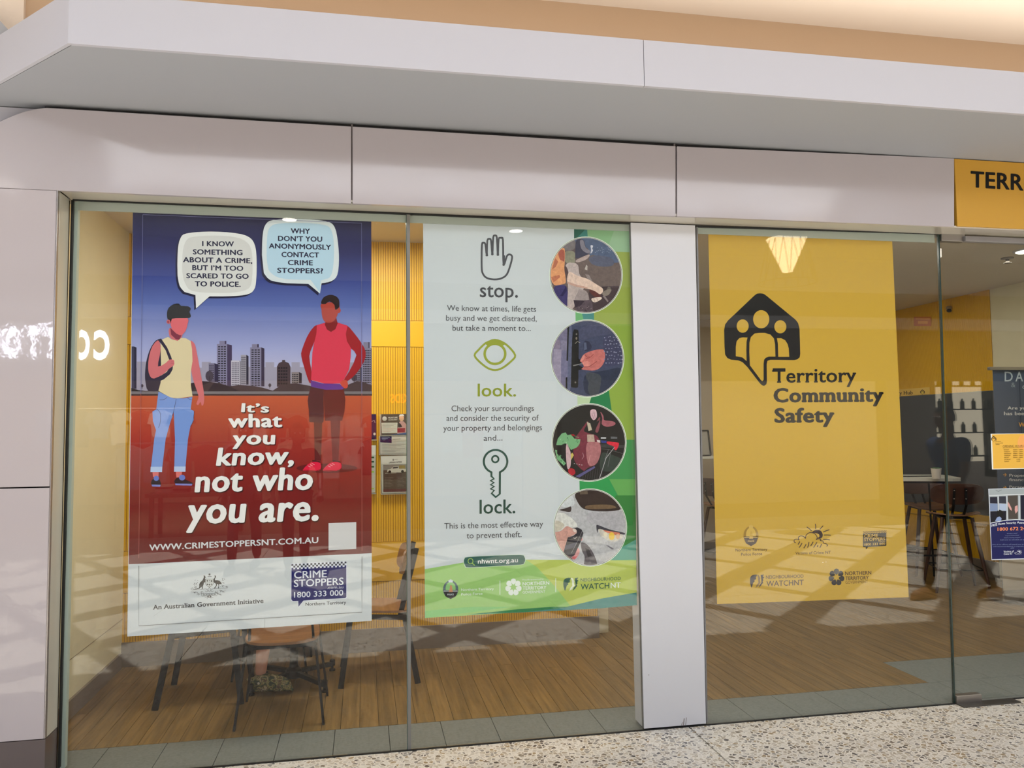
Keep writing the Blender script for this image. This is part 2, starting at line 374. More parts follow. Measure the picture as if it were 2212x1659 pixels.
# ---------------------------------------------------------------- office floor
fl = B().box((-1.8, 0, -.12), (7.2, 6.6, -.022), DARK).build('floor'); struct(fl, 'office floor of oak planks with a grey tile threshold', 'floor')
pw = .1025; me_pl = {}
ydeep = .36
def plank(x0, y0, y1):
    B().box((x0+.0012, y0+.0008, -.02), (x0+pw-.0012, y1-.0008, 0), FLOORW).build('floor_board', fl)
x = -1.66; k = 0
while x < 6.5:
    ya = ydeep if x < 3.3999 else .80
    yb = 1.86 if x < 1.70 else (3.6 if x < 2.6 else 5.6)
    y = ya; st = (.55+.9*((k*.618) % 1)); first = True
    while y < yb-.02:
        e = min(yb, y+(st if first else 1.75)); plank(x, y, e); y = e; first = False
    x += pw; k += 1
tw_ = onz(721, 1608).x-onz(597, 1620).x
tx = onz(597, 1620).x-4*tw_
for i in range(21):
    B().bbox((tx+.0015, .002, -.02), (tx+tw_-.0015, ydeep-.002, .0), TILE, .001).build('threshold_tile', fl); tx += tw_
tx = -1.66+pw*math.ceil((3.40+1.66)/pw)
for i in range(7):
    B().bbox((tx+.0015, ydeep+.001, -.02), (tx+.4485, .798, .0), TILE, .001).build('threshold_tile', fl); tx += .45
# ---------------------------------------------------------------- office walls, ceiling
CZ = 3.03
wl = B().box((-1.80, .012, 0), (-1.64, 1.9, CZ), CRW)
wl.box((-1.70, .012, 0), (-1.60, .03, CZ), CRW); wl = wl.build('wall_left'); struct(wl, 'cream office side wall with a horizontal joint', 'wall')
B().box((-1.645, .012, .323), (-1.6385, 1.85, .327), mat('joint_tan', (150, 138, 110), .7)).build('panel_joint', wl)  # darker tan line along the wall joint
b = B().box((-1.64, .03, 0), (-1.625, 1.80, .105), TAUPE).build('baseboard_left'); struct(b, 'taupe baseboard of the cream side wall', 'baseboard')
def slat_run(x0, x1, z0, z1, face, axis='x', pitch=.0177, name='slatted_panel', parent=None):
    """ribbed panel: real ribs with recessed grooves, run along x (facing -y) or along y (facing -x)"""
    bb = B(); n = int((x1-x0)/pitch); d = .005
    for i in range(n):
        a = x0+i*pitch; c = a+pitch-.0042
        if axis == 'x': bb.box((a, face-d, z0), (c, face, z1), YEL)
        else: bb.box((face-d, a, z0), (face, c, z1), YEL)
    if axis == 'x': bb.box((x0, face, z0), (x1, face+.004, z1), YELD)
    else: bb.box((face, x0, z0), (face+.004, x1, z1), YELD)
    return tag(bb.build(name, parent), kind='stuff')
wb = B().box((-1.64, 1.858, 0), (1.778, 1.98, CZ), YEL).build('wall_back'); struct(wb, 'ribbed yellow partition with plain yellow bands behind the left windows', 'wall')
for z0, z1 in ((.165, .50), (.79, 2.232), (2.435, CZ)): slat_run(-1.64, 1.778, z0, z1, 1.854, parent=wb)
for z0, z1 in ((.504, .786), (2.236, 2.431)): B().bbox((-1.64, 1.846, z0), (1.778, 1.857, z1), YEL, .001).build('plain_band', wb)
b = B().box((-1.64, 1.835, 0), (1.782, 1.99, .165), TAUPE).build('baseboard_back'); struct(b, 'taupe baseboard of the yellow ribbed partition', 'baseboard')
wr = B().box((6.504, .012, 0), (6.66, 5.7, CZ), CRW).build('wall_right'); struct(wr, 'office wall with yellow ribs above and below a slate panel', 'wall')
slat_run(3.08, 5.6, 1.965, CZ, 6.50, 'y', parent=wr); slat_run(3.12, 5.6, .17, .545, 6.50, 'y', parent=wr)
B().bbox((6.487, 3.12, .55), (6.502, 5.6, .64), YEL, .001).build('plain_band', wr)
B().bbox((6.490, 3.08, .645), (6.502, 5.6, 1.96), SLATE, .001).build('slate_panel', wr)
b = B().box((6.482, 3.12, 0), (6.50, 5.6, .165), TAUPE).build('baseboard_right'); struct(b, 'taupe kick strip under the ribbed wall at the bar table', 'baseboard')
bk = B().box((1.778, 5.6, 0), (6.6, 5.72, CZ), mat('rear_wall_paint', (186, 172, 150), .7)).box((1.778, 1.98, 0), (1.90, 5.6, CZ), CRW).build('wall_rear'); struct(bk, 'plain beige rear wall of the office', 'wall')
b = B().box((1.9, 5.585, 0), (6.49, 5.60, .12), TAUPE).build('baseboard_rear'); struct(b, 'taupe baseboard of the rear wall', 'baseboard')
ce = B().box((-1.80, .012, CZ), (6.66, 5.72, CZ+.12), CEILI).build('ceiling'); struct(ce, 'plain pale office ceiling', 'ceiling')
# header above the glass (inside face) and return beyond the frame on the right
hd = B().box((-1.64, .014, FT+.004), (6.5, .10, CZ), PAINT).build('wall_header'); struct(hd, 'plaster header above the shopfront glass', 'wall')
rt = B().box((4.62, -.14, 0), (4.80, .10, FT), WHITE).box((4.80, -.14, 0), (6.66, .10, FT), WHITE).build('wall_front'); struct(rt, 'white pier at the far side of the glass door', 'wall')
# ---------------------------------------------------------------- white cladding: fascia panels, soffit, left pier
fb = B().box((-1.47, FY+.022, FT+.012), (6.7, .012, 3.14), DARK).build('wall_fascia'); struct(fb, 'white panelled fascia above the shopfront', 'wall')
B().box((-2.6, -.09, FT+.012), (-1.47, .012, 3.145), PAINT).build('return_panel', fb)
def panel(pts, y, th, m, name, parent, lab=None):
    o = B().prism([at(px, py, y) for px, py in pts], (0, th, 0), m).build(name, parent); recalc(o)
    bm = bmesh.new(); bm.from_mesh(o.data)
    bmesh.ops.bevel(bm, geom=[e for e in bm.edges if e.is_manifold and e.calc_face_angle(0) > .5], offset=.0015, segments=1, affect='EDGES'); bm.to_mesh(o.data); bm.free()
    if lab: o['label'] = lab
    return o
crv = [(-60, 300), (-25, 277), (0, 262), (25, 251), (52, 241), (78, 235), (100, 232.5)]
panel([(-60, 403), (758.5, 439.5), (758.5, 273)]+crv[::-1], FY, .02, WHITE, 'fascia_panel', fb, 'white panel with a rounded upper corner')
panel([(761.5, 439.7), (1459.5, 467), (1459.5, 315.7), (761.5, 273.2)], FY, .02, WHITE, 'fascia_panel', fb)
panel([(1462.5, 467.2), (2061.5, 490), (2061.5, 342), (1462.5, 316)], FY, .02, WHITE, 'fascia_panel', fb)
for px in (760, 1461): B().box((at(px, 400, FY).x-.004, FY+.012, FT), (at(px, 400, FY).x+.004, FY+.024, 3.14), mat('joint_grey', (120, 112, 112), .6)).build('joint_strip', fb)
B().box((-1.396, FY+.006, FT), (4.62, -.001, FT+.011), mat('gloss_soffit', (196, 190, 178), .10, spec=.7)).build('soffit_panel', fb)
pr = B().box((-2.5, FY+.022, 0), (-1.404, .012, FT-.004), DARK).build('wall_pier'); struct(pr, 'glossy white panelled pier beside the left window', 'wall')
xe = -1.398
for z0, z1 in ((.247, 1.362), (1.368, FT-.006)):
    B().bbox((-2.5, FY, z0), (xe-.006, FY+.02, z1), WHITEP, .002).build('pier_panel', pr)
B().bbox((xe-.0055, FY+.001, .247), (xe, FY+.022, FT-.004), mat('edge_trim_metal', (165, 160, 158), .25, metal=.6), .001).build('edge_trim', pr)
B().bbox((xe-.008, FY+.024, .247), (xe, -.016, FT-.004), REVEAL, .001).build('reveal_panel', pr)
B().bbox((-2.5, FY+.004, 0), (xe, -.016, .243), SKIRT, .002).build('skirting', pr)
# ---------------------------------------------------------------- bulkhead with mitred wing, its soffit, the tan wall and cream ceiling above
BY = -.79; BZ0, BZ1 = 3.15, 3.362; cx = -1.15
P = [(cx, BY), (9, BY), (9, .3), (cx-1.09, .3)]
P2 = [(cx+.010, BY+.018), (9, BY+.018), (9, .3), (cx-1.068, .3)]
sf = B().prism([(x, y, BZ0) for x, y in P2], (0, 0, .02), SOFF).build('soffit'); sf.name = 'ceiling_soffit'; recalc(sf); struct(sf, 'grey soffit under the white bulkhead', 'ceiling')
bh = B().prism([(x+.02 if x < 0 else x, y+.004, BZ0+.021) for x, y in P2], (0, 0, BZ1-BZ0-.024), PAINT).build('wall_bulkhead'); recalc(bh); struct(bh, 'white bulkhead with a mitred corner over the shopfront', 'wall')
xs = onz(1390, 187, 3.15).x
for a, b_ in ((cx, xs-.0015), (xs+.0015, 9)): B().box((a, BY, BZ0-.002), (b_, BY+.018, BZ1), PAINT).build('bulkhead_panel', bh)
o = B().prism([(cx, BY, BZ0-.002), (cx, BY+.02, BZ0-.002), (cx-1.09, .32, BZ0-.002), (cx-1.09, .30, BZ0-.002)], (0, 0, BZ1-BZ0+.002), PAINT).build('bulkhead_panel', bh); recalc(o)
TY = -.20; tz = at(1650, 45, TY).z
xl = at(55, 30, TY).x
tw = B().box((xl, TY, BZ1-.05), (9, TY+.1, tz), TAN).build('wall_upper'); struct(tw, 'tan painted wall above the bulkhead', 'wall')
cw = B().prism([(xl, TY-.02, BZ1-.1), (xl, TY+.1, BZ1-.1), (-3.2, TY+.1, BZ1-.1), (-3.2, TY-.6, BZ1-.1)], (0, 0, 1.2), CREAM).build('wall_upper_left'); recalc(cw); struct(cw, 'cream wall beside the tan wall above the wing', 'wall')
cl = B().box((-4, -1.15, tz), (9, TY+.1, tz+.1), CREAM).box((-4, -1.20, tz), (9, -1.10, 4.7), CREAM).build('ceiling_upper'); struct(cl, 'cream ceiling lit by a hidden strip above the bulkhead', 'ceiling')
w0, w1, w2 = at(-6, 38, -.34), at(29, 76, -.34), at(-6, 106, -.34)
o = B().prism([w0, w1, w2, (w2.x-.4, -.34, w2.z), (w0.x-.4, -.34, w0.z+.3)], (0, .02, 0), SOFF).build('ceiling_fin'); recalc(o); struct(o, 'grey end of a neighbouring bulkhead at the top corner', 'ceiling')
nb = B().box((-9, .30, 0), (-2.3, .4, 3.16), PAINT).build('wall_neighbour'); struct(nb, 'white wall of the neighbouring unit', 'wall')
# ---------------------------------------------------------------- glazing
def pane(n, a, b_, lab):
    """a, b_: left and right edge pixels (top, bottom); pane is 12 mm thick, slightly below the head"""
    pts = [at(*a[0], .006), at(*b_[0], .006), at(*b_[1], .006), at(*a[1], .006)]
    z1, z0 = FT-.003, .003
    pts = [(pts[0].x, 0, z1), (pts[1].x, 0, z1), (pts[2].x, 0, z0), (pts[3].x, 0, z0)]
    root = thing(n, lab, 'window', (pts[3][0], 0, 0), kind='structure')
    o = B().prism(pts, (0, .012, 0), GL).build('pane', root); recalc(o); return root
LX = ((157, 430), (125, 1640)); J1a, J1b = ((880.5, 462), (881.5, 1617)), ((883.5, 462), (885.5, 1617))
w1_ = pane('window_1', LX, J1a, 'clear glass pane holding the crime poster')
w2_ = pane('window_2', J1b, ((1361, 481), (1391, 1573)), 'clear glass pane holding the green and white poster')
w3_ = pane('window_3', ((1504, 488), (1527, 1562)), ((2026, 505), (2061, 1527)), 'clear glass pane holding the yellow poster')
def strip(px, py0, py1, w, y, th, m, name, root, py0x=None):
    a = at(px[0], py0, y); b_ = at(px[1], py1, y)
    return B().bar(a+Vector((0, th/2, 0)), b_+Vector((0, th/2, 0)), w, th, (1, 0, 0), m).build(name, root)
strip((882, 884.3), 458, 1619, .017, -.002, .016, SEAL, 'sealant_joint', w1_)
strip((877.5, 879.8), 458, 1619, .003, .000, .012, GEDGE, 'glass_edge', w1_)
strip((156, 126.5), 432, 1659, .009, -.006, .018, RUB, 'edge_gasket', w1_)
strip((163.5, 134.5), 436, 1659, .022, .013, .03, mat('pale_jamb', (176, 190, 182), .4), 'inner_jamb', w1_)
strip((2028, 2063), 506, 1527, .009, -.001, .014, mat('dark_glass_edge', (40, 58, 54), .2), 'glass_edge', w3_)
strip((1506, 1527.5), 490, 1560, .008, -.004, .016, mat('grey_edge_bead', (116, 116, 118), .4), 'edge_bead', w3_)
strip((1362, 1390.5), 484, 1572, .006, -.004, .016, SEAL, 'edge_bead', w2_)
for a, b_ in (((157, 430.5), (1362, 482)), ((1503, 488.5), (2027, 504))):
    B().bar(at(*a, -.004)+Vector((0, .006, 0)), at(*b_, -.004)+Vector((0, .006, 0)), .009, .014, (0, 0, 1), RUB).build('head_gasket', w1_ if a[0] < 200 else w3_)
B().box((-1.375, .0135, 2.694), (3.36, .0205, 2.741), mat('pale_head_strip', (176, 184, 176), .4)).build('added_head_strip', w1_)  # pale strip added to brighten the band at the glass head
# white column between the windows
mc = B().prism([at(1362.5, 481, -.01), at(1501.5, 487, -.01), at(1525, 1563, -.01), at(1391.5, 1574, -.01)], (0, .14, 0), MULW).build('wall_column'); recalc(mc); struct(mc, 'white column between the green poster and the yellow poster windows', 'wall')
# scuff marks at its foot
a_ = Art(-.0105, mc); a_.part = 'scuff_mark'
for x0, y0, x1, y1, w in ((1476, 1568, 1478, 1552, 2.2), (1481, 1566, 1483, 1550, 1.4), (1472, 1567, 1474, 1560, 1.2), (1401, 1457, 1402, 1459, 1.6)):
    a_.stroke([(x0, y0), (x1, y1)], w, (128, 124, 124), 1)
a_.done()
# glass door with patch fittings
dr = thing('door_1', 'frameless glass door with steel patch fittings', 'door', (at(2066, 1527, 0).x, 0, 0), kind='structure')
da, db = at(2031, 506, .006), at(2066, 1527, .006)
o = B().prism([(da.x, 0, FT-.02), (4.61, 0, FT-.02), (4.61, 0, .012), (db.x, 0, .012)], (0, .012, 0), GL).build('pane', dr); recalc(o)
for y0, s_, l in (((2034, 504), (2085, 522), 'patch_fitting'), ((2067, 1504), (2122, 1523), 'patch_fitting')):
    a, b_ = at(*y0, -.016), at(*s_, -.016)
    B().bbox((min(a.x, b_.x), -.016, min(a.z, b_.z)), (max(a.x, b_.x), .028, max(a.z, b_.z)), STEEL, .003).build(l, dr)
a, b_ = at(2084, 500, -.03), at(2230, 512, -.03)
B().bbox((a.x, -.035, FT-.045), (4.6, .0, FT-.012), mat('grey_door_rail', (150, 148, 150), .35, metal=.4), .003).build('head_rail', dr)
o = B().bbox((db.x-.02, -.075, .0), (db.x+.36, -.005, .006), mat('dull_pivot_plate', (88, 84, 80), .35, metal=.7), .002).build('pivot_plate', dr)
# ---------------------------------------------------------------- the concourse across from the shopfront (seen in its glass)
OY = -8.5; MZ = 4.6; O0, O1 = -6.9, -1.15          # opposite face, ceiling height, roof light from y=O0 to y=O1
mcl = B().box((-12, -16, MZ), (13, O0, MZ+.1), PAINT).build('ceiling_concourse'); struct(mcl, 'white concourse ceiling with downlights', 'ceiling')
rl = thing('roof_lattice', 'diagonal lattice of beams under the concourse roof light', 'roof light', (0, 0, MZ), kind='structure')
BE = mat('lattice_beam_paint', (190, 188, 184), .6)
def beam(p, d, w):
    """beam through p along d, cut to the opening"""
    t0, t1 = (O0-p[1])/d[1], (O1-p[1])/d[1]; a = Vector((p[0]+d[0]*t0, O0, MZ+.12)); b_ = Vector((p[0]+d[0]*t1, O1, MZ+.12))
    B().bar(a, b_, w, .22, Vector((-d[1], d[0], 0)), BE).build('beam', rl)
for k in range(-11, 14): beam((k*1.5+.28, 0), (1, -1.0), .30)
for k in range(-10, 16): beam((k*1.30+.2, 0), (1, 1.6), .14)
for x0 in (-12.1, 12.9): struct(B().box((x0, -16, 0), (x0+.1, .3, 5.4), PAINT).build('wall_concourse_end'), 'end wall of the concourse section', 'wall')
ow = B().box((-12, OY-.25, 4.0), (13, OY, MZ), PAINT).box((-12, OY-.25, 3.53), (13, OY-.05, 4.0), mat('grey_band', (120, 116, 112), .6)).box((-12, OY-.25, 3.33), (13, OY+.15, 3.53), PAINT)
ow.box((-12, OY-.25, 2.42), (13, OY, 3.33), mat('storefront_fascia', (118, 112, 110), .5))
for x0, x1 in ((-12, -7.6), (3.2, 4.4), (9.2, 10.2), (12.2, 13)): ow.box((x0, OY-.3, 0), (x1, OY, 2.42), mat('storefront_pier', (150, 142, 134), .5))
ow = ow.build('wall_opposite'); struct(ow, 'facade of the clothes shop across the concourse', 'wall')
SB = B().box((-7.6, -15.6, 0), (3.2, -15.5, 3.0), mat('shop_back_wall', (226, 206, 180), .6)).box((-7.7, -15.5, 0), (-7.6, OY-.3, 3.0), CREAM).box((3.2, -15.5, 0), (3.3, OY-.3, 3.0), CREAM)
SB.box((-7.7, -15.6, 2.9), (13, OY-.3, 3.0), mat('shop_ceiling', (170, 160, 150), .7)).box((-7.7, -15.6, -.05), (13, OY-.02, -.004), mat('shop_floor', (150, 130, 108), .35))
SB.box((3.3, -11.6, 0), (13, -11.5, 3.0), mat('pale_shop_wall', (232, 226, 214), .6))
struct(SB.build('wall_shop_inside'), 'inside of the clothes shop across the concourse', 'wall')
area('shop_panel_light', (-2.2, -11.5, 2.85), (-2.2, -12.5, 0), 8, 3, 700, (1, .86, .70))
area('shop_panel_light', (8, -10, 2.85), (8, -11, 0), 7, 1.4, 260, (1, .92, .80))
# illuminated sign letters, facing the shopfront
LT = emit('lit_letter', (235, 238, 255), 26)
def wall_text(s, x0, x1, z, h, y, m, name, parent, depth=.03):
    """letters on a wall that faces +y: they run towards -x"""
    vs, fs = glyphs(s, .02 if len(s) > 1 else .045, 0, None); xa = min(v[0] for v in vs); xb = max(v[0] for v in vs); q = h/CAPH
    return B().add([(x0+(x1-x0)*(v[0]-xa)/(xb-xa), y, z+v[1]*q) for v in vs], fs, m).build(name, parent)
sg = thing('shop_sign', 'white illuminated letters of the shop sign across the concourse', 'sign', (-5, OY, 2.7))
for ch, px in (('C', 219), ('O', 176), ('T', 133), ('T', 91), ('O', 47), ('N', 2), ('O', -75), ('N', -120)):
    q = at(px, 745, 8.5-.04); wall_text(ch, q.x+.108, q.x-.108, 2.735, .39, OY+.04, LT, 'letter', sg)
kd = thing('hanging_sign', 'small orange lit sign inside the clothes shop', 'sign', (.6, -11, 2.1)); wall_text('KIDS', .84, .50, 2.15, .16, -11, emit('orange_letter', (255, 110, 30), 14), 'letter', kd)
# downlights of the concourse ceiling, pendant lamp with wire cage
DLE = emit('downlight_disc', (255, 246, 232), 32)
for i, (px, py) in enumerate(((625, 472), (1115, 497), (1490, 514), (40, 418))):
    q = onz(px, py, MZ); d = thing('downlight', ('round concourse downlight nearest the %s poster in its reflection' % ('crime', 'green', 'yellow')[i] if i < 3 else 'round concourse downlight mirrored in the white pier'), 'light', (q.x, -q.y, MZ-.01))
    B().lathe((q.x, -q.y, MZ-.012), [(.115, .012), (.115, 0), (.10, -.004), (.10, .004)], PAINT, 20).build('trim_ring', d); B().lathe((q.x, -q.y, MZ-.014), [(.097, .002), (.097, 0)], DLE, 20).build('lens', d)
pc = Vector((6.18, -6.5, 0)); pd = thing('pendant_lamp', 'lit cone pendant lamp inside a wide wire cage over the concourse', 'lamp', (pc.x, pc.y, 3.9))
B().lathe(pc, [(.30, 4.40), (.30, 4.44), (.06, 4.46), (.055, 4.40)], PAINT, 20).build('cap', pd)
B().lathe(pc, [(.07, 3.90), (.29, 4.40), (.05, 4.41)], emit('lamp_shade_lit', (255, 232, 190), 13), 16).build('shade', pd)
cg = B(); WIR = mat('cage_wire', (150, 140, 125), .5)
for j in range(14):
    a = 2*PI*j/14
    for da_ in (-.22, .22):
        cg.tube([pc+Vector((.27*math.cos(a), .27*math.sin(a), 4.4)), pc+Vector((.42*math.cos(a+da_), .42*math.sin(a+da_), 3.74))], .004, WIR, 5)
cg.tube([pc+Vector((.42*math.cos(2*PI*j/28), .42*math.sin(2*PI*j/28), 3.74)) for j in range(29)], .006, WIR, 5); cg.build('wire_cage', pd)
B().tube([pc+Vector((0, 0, 4.44)), pc+Vector((0, 0, 4.6))], .01, BLACKM, 6).build('stem', pd)
# racks of clothes and tables inside the shop across
random.seed(11); TC = [(232, 228, 222), (200, 90, 84), (150, 60, 60), (236, 214, 190), (120, 130, 150), (220, 150, 130), (60, 60, 70), (244, 240, 236)]
def rack(x, y, z, n, w, where):
    r = thing('clothes_rack', 'clothes rack %s of the shop across' % where, 'rack', (x, y, 0))
    B().tube([(x-w/2, y, z), (x+w/2, y, z)], .015, STEEL, 6).build('rail', r)
    for s in (-1, 1): B().tube([(x+s*w/2, y, 0), (x+s*w/2, y, z)], .015, STEEL, 6).build('post', r)
    for i in range(n):
        gx = x-w/2+w*(i+.5)/n; c = mat('cloth', random.choice(TC), .9); hw = .17+random.random()*.05; ln = .55+random.random()*.25; b = B()
        o = [(gx-.04, z-.03), (gx-hw, z-.10), (gx-hw-.06, z-.30), (gx-hw+.02, z-.31), (gx-hw+.04, z-ln), (gx+hw-.04, z-ln), (gx+hw-.02, z-.31), (gx+hw+.06, z-.30), (gx+hw, z-.10), (gx+.04, z-.03)]
        b.prism([(px, y+(random.random()-.5)*.1, pz) for px, pz in o], (0, .03, 0), c); b.build('garment', r)
rack(-3.0, -9.9, 1.45, 5, 2.0, 'at the front'); rack(-.4, -10.8, 1.5, 6, 2.2, 'in the middle'); rack(1.9, -9.8, 1.9, 5, 1.8, 'at the side')
rack(-4.6, -12.2, 2.1, 7, 2.6, 'high on the rear'); rack(-1.2, -13.4, 2.0, 8, 3.2, 'against the rear wall')
dt = thing('display_table', 'low display table of folded clothes across the concourse', 'table', (-2.6, -9.2, 0))
B().bbox((-3.3, -9.6, .62), (-1.9, -8.9, .68), mat('table_wood', (150, 110, 76), .5)).build('tabletop', dt)
for sx in (-3.22, -1.98):
    for sy in (-9.52, -8.98): B().box((sx-.03, sy-.03, 0), (sx+.03, sy+.03, .62), mat('table_wood', (150, 110, 76), .5)).build('leg', dt)
for i in range(5): 
    b = B(); [b.bbox((-3.2+i*.26, -9.45, .68+k*.03), (-2.98+i*.26, -9.1, .705+k*.03), mat('cloth', random.choice(TC), .9), .008) for k in range(4)]
    b.build('folded_clothes', dt)
# glass shelves with lit back, across on the far side
su = thing('shelf_unit', 'lit white shelf unit of bottles across the concourse', 'shelf', (11, -9.3, 0))
B().box((10.5, -9.42, .9), (12.0, -9.40, 2.75), emit('lit_shelf_back', (255, 240, 210), 4.5)).build('back', su)
for k in range(4):
    B().box((10.5, -9.40, 1.0+k*.45), (12.0, -9.14, 1.02+k*.45), BLACKM).build('shelf', su)
    for j in range(6): B().lathe((10.65+j*.25, -9.27, 1.02+k*.45), [(.04, 0), (.04, .14), (.015, .17), (.015, .2)], mat('bottle_glass', (70+6*j, 96, 84), .3), 8).build('bottle', su)
for xx in (10.5, 11.05, 11.95): B().box((xx, -9.4, .6), (xx+.03, -9.14, 2.8), BLACKM).build('post', su)
# ---------------------------------------------------------------- CRIME POSTER
PYY = .0225
def sheet(root, pts, m, name='paper_sheet'):
    P_ = [at(*p, PYY) for p in pts]
    B().prism(P_, (0, .0008, 0), m).build(name, root)
p1 = thing('poster', 'tall crime reporting poster of two cartoon men over a dark red ground', 'poster', at(275, 1375, PYY))
sheet(p1, [(287, 454), (802, 472), (803, 1341), (275, 1375)], ink(196, 201, 204))
a = Art(PYY, p1)
a.part = 'sky_print'
zt = at(290, 455, PYY).z-p1.location.z; zb = at(290, 835, PYY).z-p1.location.z
a.poly([(287, 454), (802, 472), (802.5, 850), (283, 850)], ink_ramp(zb, zt, [(0, (188, 184, 205)), (.22, (150, 156, 200)), (.45, (92, 108, 170)), (.62, (60, 72, 136)), (.8, (40, 42, 88)), (1, (30, 30, 64))]), 1)
a.part = 'red_ground_print'
zr1 = at(290, 850, PYY).z-p1.location.z; zr0 = at(290, 1219, PYY).z-p1.location.z
a.poly([(283.2, 850), (802.5, 850), (802.9, 1195), (278, 1219)], ink_ramp(zr0, zr1, [(0, (98, 26, 34)), (.4, (116, 30, 34)), (.7, (146, 48, 42)), (1, (180, 84, 56))]), 1)
# skyline
a.part = 'skyline_print'; a.crop(280, 720, 4.174)
G1 = (150, 146, 166)
for r in ([(16, 310), (66, 310), (66, 255), (150, 255), (150, 300), (200, 300), (200, 540), (16, 540)], [(555, 300), (650, 310), (650, 257), (732, 257), (732, 300), (800, 310), (800, 540), (555, 540)],
          [(900, 300), (1225, 305), (1225, 260), (1303, 260), (1303, 305), (1460, 305), (1460, 260), (1534, 260), (1534, 305), (1640, 305), (1640, 540), (900, 540)], [(1940, 262), (2100, 262), (2100, 540), (1940, 540)]): a.poly(r, G1, 2)
def bld(x0, x1, x2, y0, y1, fc, sc, nx, ny, wc=(30, 28, 44), cap=None):
    if cap: a.rect(cap[0], cap[2], cap[1]-14, y0+2, fc, 3); a.rect(cap[1]-14, cap[2], cap[1], y0+2, sc, 3)
    a.rect(x0, y0, x1, y1, fc, 4); a.poly([(x1, y0), (x2, y0+10), (x2, y1), (x1, y1)], sc, 4)
    w = (x1-x0)/(nx+.6); h = (y1-y0-14)/ny
    for i in range(nx):
        for j in range(ny): a.rect(x0+w*(.42+i), y0+14+h*(j+.25), x0+w*(.42+i)+w*.72, y0+14+h*(j+.72), wc, 5)
bld(18, 40, 62, 118, 500, (60, 60, 84), (44, 44, 66), 0, 1)
bld(713, 765, 800, 270, 440, (112, 106, 132), (50, 44, 68), 4, 8)
bld(787, 880, 922, 97, 478, (124, 120, 150), (66, 56, 84), 3, 17, cap=(810, 872, 68))
bld(915, 992, 1003, 245, 472, (182, 178, 192), (120, 116, 130), 5, 12, (70, 66, 84))
bld(1003, 1052, 1072, 195, 462, (150, 146, 158), (44, 40, 56), 5, 15, (70, 64, 82))
bld(1087, 1187, 1215, 127, 478, (124, 120, 146), (60, 52, 72), 3, 17, cap=(1103, 1165, 98))
a.poly([(1328, 300), (1345, 268), (1375, 255), (1375, 240), (1402, 240), (1402, 255), (1435, 268), (1450, 300), (1450, 482), (1328, 482)], (70, 56, 62), 4)
for i in range(4):
    for j in range(6): a.rect(1340+i*22, 305+j*28, 1356+i*22, 320+j*28, (40, 30, 40), 5)
bld(1460, 1527, 1552, 350, 452, (128, 118, 120), (56, 46, 52), 4, 5)
bld(2040, 2080, 2096, 300, 470, (120, 114, 130), (46, 40, 52), 3, 8)
bld(2100, 2180, 2184, 133, 474, (124, 120, 142), (80, 74, 92), 5, 16, cap=(2108, 2165, 80))
a.poly([(14, 492), (80, 512), (150, 520), (260, 500), (420, 470), (555, 450), (640, 430), (740, 440), (820, 452), (900, 478), (985, 465), (1120, 475), (1200, 490), (1290, 517), (1340, 484), (1440, 455), (1500, 450), (1580, 465), (1660, 480), (1930, 480), (2050, 430), (2110, 440), (2184, 470), (2184, 532), (14, 532)], (66, 54, 60), 6)
a.poly([(640, 430), (740, 438), (620, 480), (560, 520), (555, 455)], (44, 36, 46), 7); a.poly([(14, 492), (80, 512), (150, 520), (14, 532)], (36, 34, 44), 7); a.poly([(760, 445), (900, 478), (990, 522), (700, 525)], (42, 36, 48), 7)
for ex, ey, rx, ry in ((720, 385, 36, 48), (1264, 468, 13, 16), (112, 473, 13, 15), (2025, 400, 26, 34)):
    a.ellipse(ex, ey, rx, ry, (70, 62, 74), 7, 16); a.rect(ex-2, ey, ex+2, ey+ry+14, (50, 44, 52), 7)
a.rect(14, 524, 2186, 548, (112, 108, 114), 8); a.rect(14, 546, 2186, 562, (62, 50, 56), 8)
# man with backpack
a.part = 'printed_backpack_man'; a.crop(280, 640, 3.8556)
SK = (196, 106, 112); BP = (48, 44, 62); CRM = (208, 194, 158); JN = (112, 142, 204)
a.poly([(235, 362), (180, 420), (142, 530), (128, 650), (135, 730), (155, 785), (235, 785), (262, 700), (262, 450)], BP, 10, 3)
a.poly([(505, 372), (540, 395), (556, 450), (582, 590), (602, 700), (620, 820), (618, 890), (602, 912), (590, 880), (572, 905), (556, 893), (574, 840), (558, 780), (528, 690), (512, 590), (520, 480)], SK, 10, 3)
a.poly([(335, 262), (328, 315), (345, 352), (400, 372), (432, 345), (432, 300)], SK, 10, 2); a.poly([(338, 262), (345, 320), (385, 358), (415, 362), (433, 322), (390, 312)], (122, 52, 70), 11)
a.poly([(240, 795), (300, 822), (370, 850), (450, 850), (523, 838), (508, 942), (535, 955), (534, 1030), (505, 1090), (486, 1190), (465, 1425), (372, 1425), (378, 1200), (370, 1010), (366, 965), (330, 1080), (300, 1190), (272, 1425), (178, 1425), (205, 1190), (220, 1115), (194, 1040), (190, 960), (222, 942)], JN, 11)
for st in ([(388, 856), (365, 965), (352, 1000)], [(225, 938), (255, 975), (255, 1050), (240, 1095)], [(248, 862), (285, 860), (312, 842)], [(478, 842), (500, 858), (518, 862)], [(538, 955), (528, 1040), (505, 1085)]): a.stroke(st, 3, (44, 50, 80), 12, sm=4)
for q in ([(175, 1420), (272, 1420), (270, 1465), (173, 1465)], [(371, 1418), (467, 1418), (465, 1462), (370, 1462)]): a.poly(q, (168, 188, 226), 12)
a.poly([(190, 1465), (242, 1465), (240, 1505), (195, 1505)], (206, 110, 108), 12); a.poly([(385, 1462), (437, 1462), (430, 1505), (390, 1510)], (206, 110, 108), 12)
